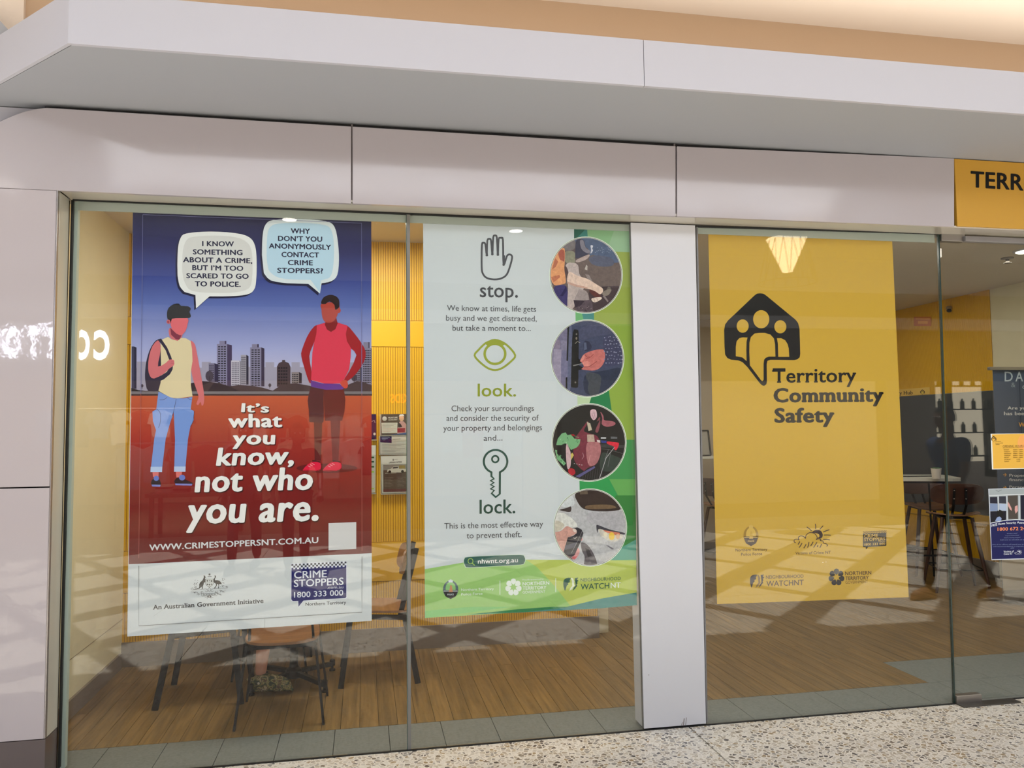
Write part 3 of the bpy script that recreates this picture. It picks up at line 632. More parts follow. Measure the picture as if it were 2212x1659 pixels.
for q in ([(182, 1572), (184, 1535), (208, 1512), (242, 1520), (258, 1552), (256, 1575)], [(379, 1562), (384, 1520), (412, 1508), (455, 1522), (512, 1550), (522, 1565)]): a.poly(q, (42, 36, 42), 13, 2)
a.ellipse(222, 1516, 22, 22, (96, 116, 190), 14, 16); a.ellipse(437, 1510, 26, 24, (96, 116, 190), 14, 16)
a.poly([(182, 1568), (258, 1570), (254, 1586), (188, 1584)], (112, 122, 190), 14); a.poly([(379, 1560), (522, 1562), (518, 1577), (382, 1574)], (112, 122, 190), 14)
a.poly([(258, 366), (320, 338), (350, 358), (400, 372), (430, 346), (470, 350), (508, 374), (520, 440), (524, 540), (508, 640), (510, 740), (524, 834), (462, 842), (400, 850), (340, 842), (290, 816), (240, 786), (258, 720), (262, 560), (258, 450)], CRM, 13)
a.poly([(232, 360), (262, 352), (312, 425), (345, 500), (362, 560), (358, 610), (335, 650), (285, 692), (240, 712), (222, 690), (262, 660), (310, 630), (335, 585), (330, 530), (300, 450), (262, 395)], BP, 14)
a.poly([(232, 368), (190, 415), (162, 500), (154, 600), (170, 665), (205, 685), (285, 645), (330, 602), (368, 575), (372, 550), (366, 530), (330, 528), (300, 556), (236, 585), (250, 500), (258, 430), (250, 385)], SK, 15, 2)
for st in ([(345, 545), (368, 548)], [(342, 558), (368, 562)]): a.stroke(st, 2, (150, 70, 84), 16)
a.ellipse(325, 212, 18, 18, SK, 15, 16); a.ellipse(322, 214, 9, 11, (150, 70, 84), 16, 12)
a.poly([(345, 180), (480, 180), (483, 230), (466, 288), (430, 324), (395, 312), (352, 268), (340, 222)], (208, 102, 110), 16, 2)
a.poly([(316, 190), (311, 140), (326, 95), (368, 66), (410, 61), (428, 80), (488, 84), (509, 105), (498, 130), (509, 158), (498, 180), (420, 182), (352, 188), (345, 228), (334, 198)], (14, 14, 22), 17, 2)
# man in red singlet
a.part = 'printed_singlet_man'; a.crop(620, 620, 3.947)
AR = (150, 34, 42)
a.ellipse(340, 1545, 260, 40, (96, 18, 26), 9, 24)
a.poly([(255, 325), (212, 358), (168, 430), (126, 540), (122, 592), (148, 690), (190, 815), (215, 802), (206, 700), (190, 590), (215, 510), (250, 420)], AR, 10, 2)
a.poly([(515, 332), (560, 378), (640, 485), (671, 560), (655, 640), (590, 738), (520, 800), (480, 800), (530, 720), (592, 580), (540, 520), (500, 450), (500, 370)], AR, 10, 2)
a.poly([(230, 1150), (300, 1150), (290, 1480), (236, 1480)], (92, 16, 24), 10); a.poly([(370, 1130), (455, 1130), (438, 1480), (388, 1480)], (104, 18, 26), 10)
a.poly([(205, 855), (310, 875), (314, 1060), (312, 1145), (300, 1160), (190, 1150), (186, 1050), (176, 970), (188, 900)], (78, 30, 44), 11)
a.poly([(310, 875), (484, 872), (498, 960), (490, 1060), (470, 1140), (322, 1140)], (96, 22, 38), 11)
a.poly([(330, 290), (322, 320), (340, 362), (375, 383), (412, 360), (432, 310), (420, 262)], (122, 32, 38), 14)
a.poly([(255, 325), (325, 304), (335, 345), (375, 382), (412, 355), (428, 302), (516, 330), (502, 400), (510, 460), (545, 520), (543, 600), (530, 700), (488, 785), (450, 822), (330, 826), (205, 792), (210, 690), (216, 560), (230, 480), (250, 400)], (204, 58, 80), 12)
a.poly([(200, 795), (300, 822), (450, 826), (486, 862), (470, 874), (330, 876), (206, 850)], (92, 52, 134), 13)
a.poly([(450, 818), (488, 790), (515, 806), (518, 852), (490, 864)], (186, 70, 58), 14, 2)
a.poly([(295, 138), (440, 138), (438, 210), (416, 268), (380, 302), (330, 302), (302, 262), (294, 190)], (164, 66, 56), 15, 2); a.ellipse(440, 200, 18, 22, (164, 66, 56), 14, 14)
a.poly([(290, 132), (310, 90), (360, 67), (412, 76), (442, 108), (446, 160), (434, 184), (410, 192), (404, 152), (362, 122), (330, 144), (300, 144)], (46, 32, 22), 16, 2)
for q in ([(137, 1556), (178, 1512), (225, 1490), (284, 1500), (286, 1552), (250, 1570), (150, 1568)], [(308, 1556), (350, 1512), (398, 1490), (456, 1500), (462, 1545), (410, 1568), (320, 1568)]):
    a.poly(q, (208, 30, 66), 13, 2); ox = q[0][0]-137
    a.poly([(220+ox, 1492), (215+ox, 1476), (285+ox, 1488), (284+ox, 1502)], (60, 20, 28), 12)
    for s_ in ((178, 1524), (196, 1514), (212, 1504)): a.stroke([(s_[0]+ox, s_[1]), (s_[0]+22+ox, s_[1]+11)], 3, (226, 190, 200), 14)
    a.stroke([(140+ox, 1562), (250+ox, 1568), (284+ox, 1556)], 5, (120, 16, 34), 14)
# speech bubbles
a.part = 'speech_bubble'; a.crop(260, 440, 3.607)
b1p = [(444, 480), (449, 350), (468, 270), (515, 232), (700, 217), (900, 230), (1005, 262), (1050, 330), (1062, 450), (1058, 600), (1040, 672), (985, 708), (850, 721), (695, 722)]
b1q = [(590, 815), (585, 712)]; b1r = [(500, 688), (462, 640), (446, 560)]
def bub(top, tail, rest, c, l, dx=0, dy=0): a.poly([(x+dx, y+dy) for x, y in smooth(top, 3, False)+tail+smooth(rest, 3, False)], c, l)
bub(b1p, b1q, b1r, (26, 26, 60), 17, -14, 14); bub(b1p, b1q, b1r, (218, 220, 220), 18)
a.poly([(482, 470), (488, 360), (515, 285), (570, 258), (740, 248), (900, 262), (985, 300), (1020, 360), (1030, 470), (1025, 590), (1000, 660), (900, 690), (740, 695), (560, 680), (505, 620), (484, 540)], (202, 203, 202), 19, 3)
b2p = [(1103, 400), (1108, 255), (1130, 165), (1195, 126), (1400, 119), (1600, 136), (1668, 180), (1695, 300), (1703, 440), (1690, 555), (1645, 603), (1568, 620)]
b2q = [(1555, 700), (1465, 625)]; b2r = [(1300, 620), (1172, 598), (1118, 540)]
bub(b2p, b2q, b2r, (26, 26, 60), 17, -14, 16); bub(b2p, b2q, b2r, (204, 214, 220), 18)
a.poly([(1140, 400), (1145, 250), (1168, 182), (1235, 155), (1420, 150), (1590, 166), (1645, 210), (1664, 330), (1660, 470), (1640, 560), (1590, 588), (1400, 592), (1240, 578), (1165, 530), (1148, 480)], (172, 202, 222), 19, 3)
a.poly([(1480, 590), (1600, 585), (1562, 600), (1553, 690)], (172, 202, 222), 19)
a.part = 'speech_lettering'; NV = (34, 36, 62)
for t, x0, x1, y0, y1 in (('I KNOW', 637, 885, 331, 334), ('SOMETHING', 565, 952, 395, 401), ('ABOUT A CRIME,', 488, 1028, 456, 465), ('BUT I’M TOO', 560, 958, 518, 524), ('SCARED TO GO', 514, 1000, 581, 586), ('TO POLICE.', 580, 938, 644, 648)): a.text(t, x0, y0, x1, y1, 40, NV, 21, .028)
for t, x0, x1, y0, y1 in (('WHY', 1327, 1478, 231, 235), ('DON’T YOU', 1228, 1573, 290, 297), ('ANONYMOUSLY', 1157, 1642, 348, 360), ('CONTACT', 1255, 1548, 415, 420), ('CRIME', 1305, 1500, 478, 481), ('STOPPERS?', 1222, 1580, 539, 544)): a.text(t, x0, y0, x1, y1, 40, NV, 21, .028)
# headline
a.part = 'headline_lettering'; a.crop(260, 820, 2.8596)
for t, x0, x1, y0, y1, cp, sh in (('It’s', 745, 918, 201, 204, 56, .05), ('what', 665, 1000, 296, 294, 84, .0), ('you', 692, 958, 402, 400, 86, .05), ('know,', 590, 1072, 533, 522, 112, .12), ('not who', 458, 1190, 697, 680, 142, .10), ('you are.', 405, 1225, 893, 872, 172, .12)):
    a.text(t, x0+5, y0+7, x1+5, y1+7, cp, (64, 14, 20), 20, .037, sh); a.text(t, x0, y0, x1, y1, cp, (222, 228, 230), 22, .037, sh)
a.text('WWW.CRIMESTOPPERSNT.COM.AU', 178, 1056, 1223, 1009, 37, (206, 206, 210), 22, .02)
a.part = 'blank_square'; a.poly([(1286, 887), (1457, 880), (1457, 1046), (1286, 1054)], (196, 196, 198), 20)
a.part = 'border_line'
a.crop(0, 0, 1)
a.stroke([(304.4, 850), (308.5, 463.6), (781, 482), (781.5, 850)], 1.2, (112, 114, 158), 21); a.new(); a.stroke([(299.6, 1206), (304.4, 850)], 1.2, (156, 84, 80), 21); a.new(); a.stroke([(781.5, 850), (782, 1190)], 1.2, (156, 84, 80), 21); a.new()
a.stroke([(299.6, 1222), (299.5, 1352), (782, 1322.5), (782, 1202)], 1.2, (120, 122, 122), 21)
a.part = 'footer_print'; a.poly([(278, 1219), (803, 1195), (803, 1341), (275, 1375)], (195, 200, 203), 3)
# government arms
a.part = 'government_arms'; a.new(); a.crop(320, 1200, 8.508); K = (30, 28, 30); GR = (128, 128, 128)
a.poly([(1015, 365), (1030, 378), (1042, 362), (1048, 385), (1066, 400), (1045, 410), (1050, 432), (1085, 430), (1085, 442), (1052, 452), (1056, 470), (1045, 490), (1026, 500), (1016, 540), (1002, 575), (1004, 612), (984, 614), (985, 572), (960, 592), (940, 612), (880, 622), (820, 630), (800, 632), (930, 600), (940, 570), (938, 530), (958, 492), (1000, 455), (1016, 420), (1025, 392)], K, 6)
a.poly([(1213, 378), (1230, 366), (1245, 376), (1243, 400), (1226, 432), (1232, 455), (1270, 453), (1312, 465), (1342, 495), (1352, 520), (1340, 530), (1308, 520), (1300, 560), (1300, 602), (1284, 602), (1292, 556), (1288, 526), (1266, 522), (1262, 552), (1228, 602), (1208, 602), (1248, 550), (1245, 520), (1215, 502), (1198, 470), (1204, 430), (1226, 400), (1228, 384)], K, 6)
a.poly([(1048, 430), (1205, 430), (1203, 505), (1188, 545), (1125, 590), (1062, 545), (1050, 505)], (92, 92, 92), 5); a.poly([(1054, 437), (1199, 437), (1197, 503), (1182, 540), (1125, 580), (1068, 540), (1056, 503)], (186, 190, 190), 6)
for ex, ey, r_ in ((1088, 465, 15), (1128, 462, 9), (1165, 468, 16), (1088, 530, 13), (1126, 535, 14), (1163, 528, 12)): a.ellipse(ex, ey, r_, r_*1.1, (60, 60, 60), 7, 10)
a.stroke([(1126, 437), (1126, 580)], 3, GR, 7); a.stroke([(1054, 498), (1198, 498)], 3, GR, 7)
a.poly([(1128+(28 if i % 2 == 0 else 12)*math.sin(i*PI/7), 348-(28 if i % 2 == 0 else 12)*math.cos(i*PI/7)) for i in range(14)], K, 6); a.stroke([(1092, 388), (1165, 386)], 10, (60, 60, 60), 6)
for st in ([(800, 632), (785, 615), (800, 598), (815, 608)], [(800, 632), (960, 628), (1060, 612), (1095, 650), (1065, 668), (1055, 650)], [(1455, 600), (1464, 575), (1445, 562), (1435, 580)], [(1455, 600), (1290, 605), (1190, 612), (1155, 650), (1185, 665), (1195, 648)], [(1125, 590), (1100, 620), (1128, 670), (1150, 620), (1125, 590)], [(985, 745), (990, 705), (1060, 695), (1200, 695), (1262, 690), (1262, 735), (1180, 742), (1050, 748), (985, 748)], [(1040, 780), (1090, 762), (1200, 775)], [(1080, 792), (1128, 750), (1160, 792)]): a.stroke(st, 5, (60, 60, 60), 6, sm=4)
a.text('AUSTRALIA', 1005, 738, 1245, 728, 26, (70, 70, 70), 7, .02)
random.seed(3)
for cx_, cy_, sx, sy, n_ in ((880, 500, 40, 50, 14), (860, 590, 50, 22, 12), (850, 680, 60, 22, 14), (940, 715, 40, 22, 10), (1385, 470, 28, 50, 12), (1390, 562, 60, 20, 12), (1370, 655, 60, 22, 14), (1310, 705, 34, 26, 9), (1000, 680, 30, 20, 7), (1250, 672, 30, 18, 7)):
    for i in range(n_):
        ex = cx_+random.uniform(-sx, sx); ey = cy_+random.uniform(-sy, sy); an = random.uniform(0, PI); a.stroke([(ex-9*math.cos(an), ey-9*math.sin(an)), (ex+9*math.cos(an), ey+9*math.sin(an))], 6, (72, 72, 72), 6)
a.ellipse(1125, 752, 38, 20, (70, 70, 70), 6, 14); a.ellipse(1125, 752, 14, 10, (180, 180, 180), 7, 10)
a.part = 'initiative_lettering'; a.text('An Australian Government Initiative', 85, 995, 2120, 872, 84, (40, 40, 44), 6, .022, 0, (.045, .04))
# crime line logo
def crime_logo(a, bgc, chk, wh, l0, nt=True):
    a.poly([(120, 240), (1790, 165), (1795, 1245), (1765, 1290), (500, 1365), (340, 1560), (310, 1375), (160, 1378), (112, 1320)], wh, l0) if nt else None
    a.poly([(135, 372), (1770, 290), (1772, 1238), (1740, 1270), (492, 1345), (342, 1535), (335, 1355), (172, 1360), (128, 1310)], bgc, l0+1)
    n = 29; w = (1775-132)/n
    for i in range(n):
        x = 132+i*w; sl_ = lambda q, b0: b0-(q-132)*80/1643
        for r_, col, odd in ((0, chk, 0), (1, chk, 1), (2, wh, 1)):
            if i % 2 == odd: a.poly([(x, sl_(x, 258)+r_*53), (x+w, sl_(x+w, 258)+r_*53), (x+w, sl_(x+w, 258)+(r_+1)*53), (x, sl_(x, 258)+(r_+1)*53)], col, l0+2)
    for t, x0, x1, y0, y1, cp, bo in (('CRIME', 208, 1188, 688, 648, 215, .012), ('STOPPERS', 205, 1690, 944, 872, 215, .012), ('.com.au', 1200, 1680, 1000, 980, 84, .004), ('1800 333 000', 208, 1680, 1262, 1190, 168, .012)): a.text(t, x0, y0, x1, y1, cp, wh, l0+3, bo)
    if nt: a.text('Northern Territory', 552, 1502, 1765, 1445, 96, (44, 48, 56), l0+2, .014)
a.part = 'crime_line_logo'; a.crop(620, 1200, 13.827); crime_logo(a, (36, 38, 96), (52, 54, 66), (208, 212, 228), 5)
a.part = 'paper_crease'; a.crop(0, 0, 1); a.new(); a.stroke([(572, 1337), (571.5, 1356)], .8, (150, 154, 154), 5); a.new(); a.stroke([(372, 1303), (330, 1332)], .6, (176, 182, 182), 5)
a.done({'printed_backpack_man': 'cartoon man in cream singlet and jeans carrying a dark backpack', 'printed_singlet_man': 'cartoon man in red singlet with hands on hips', 'blank_square': 'plain pale square'})
# ---------------------------------------------------------------- GREEN AND WHITE POSTER
p2 = thing('poster', 'white and green poster with hand, eye and key symbols beside four round photos', 'poster', at(918, 1335, PYY))
sheet(p2, [(914, 480), (1362, 495), (1376, 1307), (918, 1335)], ink(192, 199, 204))
a = Art(PYY, p2)
a.part = 'green_strip_print'
a.poly([(1240, 491), (1362, 495), (1366, 700), (1243.5, 700)], (142, 158, 74), 1); a.poly([(1243.5, 700), (1366, 700), (1371, 950), (1250, 950)], (132, 158, 66), 1); a.poly([(1250, 950), (1371, 950), (1376, 1307), (1256, 1215)], (62, 138, 78), 1)
a.poly([(1240, 491), (1268, 492), (1275, 530), (1240, 530)], (58, 120, 116), 2); a.poly([(1240, 491), (1268, 492), (1254, 506), (1240, 520)], (26, 88, 74), 3)
a.poly([(1268, 492), (1362, 495), (1363, 545), (1272, 540)], (126, 168, 124), 2); a.poly([(1328, 494), (1362, 495), (1363, 545), (1310, 543)], (140, 174, 140), 3)
a.poly([(1243, 660), (1283, 660), (1283.5, 705), (1243.5, 705)], (102, 166, 108), 2); a.poly([(1257, 676), (1283, 676), (1283, 705), (1264, 705)], (66, 128, 124), 3)
a.poly([(1250, 820), (1312, 820), (1330, 950), (1251, 950)], (30, 116, 72), 2); a.poly([(1246, 820), (1280, 850), (1270, 880), (1248, 880)], (176, 196, 160), 3)
a.poly([(1251, 1010), (1316, 1035), (1345, 1095), (1253, 1095)], (46, 144, 78), 2); a.poly([(1316, 1035), (1372, 1035), (1373, 1070), (1335, 1070)], (96, 158, 84), 2)
a.poly([(1330, 1070), (1373, 1070), (1374, 1165), (1350, 1180), (1320, 1100)], (52, 120, 58), 2); a.poly([(1330, 1190), (1374, 1165), (1375, 1215), (1300, 1215)], (84, 150, 132), 2)
a.crop(900, 850, 3.3857)
a.part = 'green_wave_print'
a.poly([(60, 1285), (345, 1236), (560, 1218), (800, 1215), (1130, 1217), (1400, 1222), (1606, 1215), (1612, 1548), (1400, 1562), (62, 1642)], (140, 184, 104), 3)
a.poly([(800, 1216), (1130, 1217), (1606, 1222), (1610, 1460), (1340, 1530), (1130, 1560), (1010, 1410), (880, 1270)], (172, 186, 88), 4)
a.poly([(380, 1616), (760, 1576), (1100, 1560), (1340, 1502), (1608, 1455), (1612, 1548), (1340, 1572), (760, 1602)], (62, 126, 122), 5); a.poly([(420, 1612), (760, 1576), (1000, 1560), (1140, 1560), (800, 1598)], (30, 118, 70), 6)
a.poly([(62, 1590), (400, 1560), (700, 1560), (400, 1600), (62, 1642)], (122, 184, 112), 4)
a.part = 'search_pill'
pill = [(345, 1228), (352, 1206), (376, 1196), (570, 1186), (760, 1181), (786, 1192), (794, 1216), (784, 1242), (760, 1252), (570, 1263), (384, 1272), (356, 1262)]
a.poly([(570+(x-570)*1.012, 1228+(y-1228)*1.07) for x, y in pill], (200, 216, 200), 6, 2); a.poly(pill, (36, 86, 80), 7, 2)
a.ring(394, 1226, 18, 19, 5, (150, 184, 90), 8, 24); a.stroke([(407, 1241), (425, 1257)], 6, (150, 184, 90), 8)
a.text('nhwnt.org.au', 448, 1245, 740, 1234, 34, (222, 232, 228), 8, .012)
# icons
a.part = 'hand_symbol'; a.crop(900, 460, 3.771); CH = (74, 76, 80)
a.stroke([(530, 440), (532, 262), (545, 243), (560, 256), (571, 344), (576, 226), (592, 212), (606, 225), (617, 336), (624, 200), (638, 184), (653, 200), (662, 340), (668, 215), (687, 204), (703, 220), (708, 420), (735, 352), (757, 338), (778, 356), (765, 420), (735, 500), (692, 532), (635, 542), (572, 530), (540, 495)], 15, CH, 5, True, sm=3)
for st in ([(568, 262), (572, 340)], [(614, 232), (617, 332)], [(660, 225), (662, 338)], [(712, 345), (709, 415)]): a.stroke(st, 18, CH, 5)
for ex, ey in ((572, 345), (617, 337), (662, 341), (709, 422)): a.ellipse(ex, ey, 11, 9, CH, 5, 10)
a.part = 'eye_symbol'; OL = (142, 152, 60)
a.stroke([(472, 1160), (505, 1115), (560, 1062), (610, 1042), (640, 1038), (690, 1048), (750, 1090), (803, 1160), (770, 1208), (700, 1262), (640, 1280), (580, 1264), (515, 1215)], 16, OL, 5, True, sm=3)
a.poly([(560, 1062), (610, 1030), (665, 1030), (720, 1062), (690, 1085), (638, 1068), (590, 1084)], OL, 5, 2); a.ring(638, 1148, 84, 82, 20, OL, 6, 36)
a.part = 'body_lettering'; TX = (76, 78, 82)
a.text('stop.', 515, 686, 825, 690, 118, TX, 5, .014); a.text('look.', 497, 1495, 810, 1495, 104, (134, 146, 54), 5, .014)
for t, x0, x1, y0, y1 in (('We know at times, life gets', 247, 973, 796, 806), ('busy and we get distracted,', 240, 978, 877, 884), ('but take a moment to...', 293, 930, 959, 962), ('Check your surroundings', 284, 956, 1615, 1612)): a.text(t, x0, y0, x1, y1, 46, TX, 5, .002)
a.crop(900, 850, 3.3857)
for t, x0, x1, y0, y1 in (('and consider the security of', 218, 893, 201, 198), ('your property and belongings', 195, 917, 274, 268), ('and...', 490, 628, 346, 344), ('This is the most effective way', 202, 925, 990, 974), ('to prevent theft.', 365, 768, 1060, 1050)): a.text(t, x0, y0, x1, y1, 42, TX, 5, .002)
a.text('lock.', 460, 880, 722, 876, 102, (44, 74, 66), 5, .014)
a.part = 'key_symbol'; KY = (42, 76, 68)
a.stroke([(605, 575)]+[(577+86*math.cos(t), 497+84*math.sin(t)) for t in [math.radians(70-i*(320/30)) for i in range(31)]]+[(547, 578)], 15, KY, 5)
a.stroke([(609, 572), (608, 735), (578, 758), (548, 730), (568, 708), (540, 698), (568, 680), (540, 668), (566, 652), (540, 638), (566, 624), (547, 606), (547, 574)], 15, KY, 5); a.ring(575, 480, 24, 24, 13, KY, 5, 20)
# emblems of the green poster
def rosette(a, cx_, cy_, r, c, l, sy=1.0):
    a.new()
    for i in range(7):
        t = -PI/2+i*2*PI/7; ux, uy = math.cos(t), math.sin(t); vx, vy = -uy, ux
        a.poly([(cx_+(ux*p+vx*q)*r, cy_+(uy*p+vy*q)*r*sy) for p, q in ((.30, 0), (.62, .30), (.88, .30), (1.02, .12), (1.02, -.12), (.88, -.30), (.62, -.30))], c, l, 3)
def nhw(a, x, y, w, h, d, lt, l):
    a.new()
    f = lambda pts: [(x+p*w, y+q*h) for p, q in pts]
    a.poly(f([(0, .55), (.02, .2), (.2, .02), (.5, 0), (.42, .2), (.44, .34), (.30, .40), (.34, .5), (.22, .62), (.12, 1), (.04, .8)]), d, l, 2)
    a.poly(f([(.50, 0), (.62, .02), (.74, .25), (.72, .45), (.76, .62), (.64, .72), (.60, .86), (.40, 1), (.46, .78), (.60, .62), (.58, .4), (.56, .2)]), lt, l)
    a.poly(f([(.76, .02), (1, -.02), (.92, .12), (1.02, .22), (.92, .30), (.96, .42), (.90, .5), (.94, .62), (.84, .72), (.80, .82), (.62, 1), (.70, .76), (.82, .6), (.80, .3)]), d, l)
def crest(a, cx_, cy_, w, h, l, cols):
    a.new()
    r1, r2, blk, red, wt = cols
    a.ellipse(cx_, cy_, w/2, h/2*.92, r1, l, 30); a.ellipse(cx_, cy_-h*.06, w*.33, h*.33, r2, l+1, 24)
    a.poly([(cx_-w*.45, cy_+h*.12), (cx_+w*.45, cy_+h*.12), (cx_+w*.34, cy_+h*.36), (cx_, cy_+h*.5), (cx_-w*.34, cy_+h*.36)], blk, l+2)
    a.poly([(cx_-w*.5, cy_+h*.04), (cx_-w*.1, cy_+h*.04), (cx_-w*.12, cy_+h*.13), (cx_-w*.46, cy_+h*.13)], blk, l+3); a.poly([(cx_+w*.5, cy_+h*.04), (cx_+w*.1, cy_+h*.04), (cx_+w*.12, cy_+h*.13), (cx_+w*.46, cy_+h*.13)], blk, l+3)
    a.stroke([(cx_-w*.46, cy_+h*.085), (cx_-w*.12, cy_+h*.085)], h*.03, wt, l+4); a.stroke([(cx_+w*.46, cy_+h*.085), (cx_+w*.12, cy_+h*.085)], h*.03, wt, l+4)
    a.poly([(cx_-w*.12, cy_+h*.14), (cx_-w*.06, cy_-h*.05), (cx_-w*.02, cy_-h*.24), (cx_+w*.08, cy_-h*.18), (cx_+w*.12, cy_), (cx_+w*.14, cy_+h*.14)], red, l+4)
    a.poly([(cx_-w*.13, cy_-h*.36), (cx_-w*.15, cy_-h*.47), (cx_, cy_-h*.52), (cx_+w*.15, cy_-h*.47), (cx_+w*.13, cy_-h*.36)], wt, l+3)
    a.rect(cx_-w*.24, cy_+h*.20, cx_+w*.24, cy_+h*.33, blk, l+4); a.text('POLICE', cx_-w*.21, cy_+h*.305, cx_+w*.21, cy_+h*.295, h*.08, wt, l+5, .02)
a.part = 'sponsor_emblem'; a.crop(940, 1190, 5.144); WH = (212, 226, 214)
crest(a, 172, 428, 170, 215, 7, ((76, 96, 104), (128, 180, 110), (34, 32, 40), (188, 130, 96), (196, 206, 212)))
rosette(a, 870, 403, 88, WH, 7, 1.05); nhw(a, 1425, 300, 165, 145, (38, 84, 70), (214, 222, 200), 7)
for px, y0, y1 in ((720, 330, 487), (1340, 303, 457)): a.stroke([(px, y0), (px, y1)], 7, WH, 7)
a.part = 'sponsor_lettering'
for t, x0, x1, y0, y1, cp, c, bo in (('Northern Territory', 290, 652, 446, 434, 27, WH, .002), ('Police Force', 290, 527, 496, 486, 27, WH, .002), ('Proudly sponsored by', 970, 1205, 328, 320, 15, WH, 0), ('NORTHERN', 972, 1268, 386, 374, 38, WH, .012), ('TERRITORY', 972, 1236, 433, 425, 37, WH, .012), ('GOVERNMENT', 972, 1224, 475, 466, 29, WH, -.004), ('NEIGHBOURHOOD', 1617, 2062, 341, 324, 36, (38, 84, 70), .002), ('WATCH', 1617, 1935, 431, 416, 62, (38, 84, 70), .008), ('NT', 1950, 2062, 414, 409, 60, WH, .008)): a.text(t, x0, y0, x1, y1, cp, c, 8, bo)
# round photographs printed on the green poster
def disc(a, name, ox, oy, k, cx_, cy_, rx, ry, bgc):
    a.part = name; a.crop(ox, oy, k); a.cl = None
    a.poly(ell(cx_, cy_, rx+20, ry+20, 56), (208, 220, 208), 7); a.poly(ell(cx_, cy_, rx+7, ry+7, 56), (52, 52, 56), 8); a.poly(ell(cx_, cy_, rx, ry, 56), (214, 212, 206), 9); a.poly(ell(cx_, cy_, rx-7, ry-7, 56), photo_ink(*bgc), 10)
    a.cl = ell(cx_, cy_, rx-7, ry-7, 48)
# 1: arm in an orange sleeve reaching beside a car seat
disc(a, 'sleeve_photo', 1170, 490, 8.295, 795, 865, 640, 672, (98, 84, 82))
for q, c, l in (([(560, 160), (1300, 180), (1500, 600), (1300, 660), (830, 580), (880, 400), (600, 300)], (78, 92, 120), 11), ([(300, 160), (610, 200), (600, 420), (400, 430), (300, 400)], (112, 106, 108), 11),
    ([(610, 200), (760, 220), (800, 420), (890, 470), (640, 570), (596, 560)], (58, 58, 76), 12), ([(680, 230), (750, 230), (790, 390), (880, 430), (860, 486), (760, 450), (700, 380)], (122, 118, 130), 13),
    ([(870, 325), (930, 335), (900, 400), (925, 410), (905, 460), (870, 486), (890, 420)], (196, 198, 212), 14), ([(400, 430), (605, 430), (595, 620), (600, 650), (415, 660)], (132, 130, 112), 12), ([(405, 640), (660, 645), (670, 880), (830, 960), (560, 1500), (450, 1500), (480, 1000)], (178, 164, 162), 12),
    ([(590, 600), (650, 650), (830, 590), (900, 480), (1300, 640), (1480, 800), (1480, 1100), (1100, 1180), (830, 930), (690, 890), (662, 655)], (102, 88, 84), 12), ([(820, 560), (1000, 500), (1290, 560), (1300, 700), (1100, 720), (900, 680)], (84, 88, 108), 13),
    ([(770, 760), (800, 680), (822, 700), (818, 780)], (176, 168, 164), 14), ([(588, 606), (840, 490), (872, 506), (812, 585), (645, 645)], (172, 154, 150), 14), ([(780, 850), (850, 860), (920, 1000), (860, 1000)], (140, 128, 126), 13),
    ([(660, 1110), (830, 1150), (860, 1400), (560, 1320), (650, 1180)], (150, 138, 138), 13), ([(820, 1100), (1150, 1060), (1500, 1060), (1300, 1360), (1050, 1560), (900, 1500)], (70, 58, 62), 13), ([(560, 1310), (780, 1320), (900, 1300), (930, 1560), (640, 1560)], (88, 76, 84), 14), ([(570, 1310), (770, 1330), (700, 1410), (600, 1450)], (60, 50, 60), 15),
    ([(1090, 1240), (1130, 1230), (1200, 1330), (1180, 1350)], (130, 118, 118), 14), ([(1110, 1150), (1220, 1110), (1260, 1130), (1200, 1230), (1110, 1240), (1080, 1200)], (128, 118, 110), 15), ([(1160, 1130), (1190, 1070), (1230, 1080), (1250, 1130)], (104, 96, 90), 14),
    ([(120, 660), (280, 420), (400, 370), (420, 420), (415, 660), (405, 700), (440, 1000), (400, 1025), (190, 1065)], (218, 150, 104), 12), ([(340, 400), (415, 420), (410, 640), (370, 600), (330, 600), (290, 470)], (158, 84, 68), 13), ([(240, 560), (300, 620), (250, 720), (190, 760)], (176, 104, 76), 13), ([(170, 900), (320, 860), (330, 900), (210, 1000)], (180, 108, 78), 13),
    ([(404, 700), (440, 705), (470, 770), (482, 830), (440, 950), (410, 800)], (80, 62, 62), 13), ([(180, 1062), (440, 1020), (482, 1240), (486, 1460), (300, 1460)], (64, 58, 104), 12), ([(440, 1060), (450, 1150), (380, 1240), (330, 1240)], (44, 40, 80), 13),
    ([(482, 780), (640, 880), (830, 930), (1000, 1042), (1098, 1100), (1104, 1160), (1060, 1212), (1000, 1195), (900, 1128), (830, 1112), (600, 1072), (442, 1012)], (214, 186, 172), 15), ([(442, 1012), (600, 1072), (830, 1112), (820, 1080), (600, 1030), (470, 980)], (186, 150, 136), 16),
    ([(846, 1120), (940, 1140), (1062, 1225), (1045, 1275), (960, 1265), (870, 1190)], (94, 54, 50), 15), ([(888, 1282), (955, 1268), (1070, 1255), (1086, 1290), (960, 1362), (900, 1332)], (220, 196, 184), 16)): a.poly(q, photo_ink(*c), l, 'round' if len(q) > 4 else 0)
for st in ([(930, 1275), (950, 1340)], [(985, 1275), (1010, 1330)]): a.stroke(st, 7, (150, 110, 104), 17)
random.seed(5)
for i in range(26): a.ellipse(random.uniform(640, 900), random.uniform(1420, 1540), 14, 6, random.choice([(60, 50, 56), (124, 112, 116)]), 16, 8)
for i in range(26): a.ellipse(random.uniform(950, 1250), random.uniform(370, 460), 10, 4, (150, 160, 180), 16, 6)
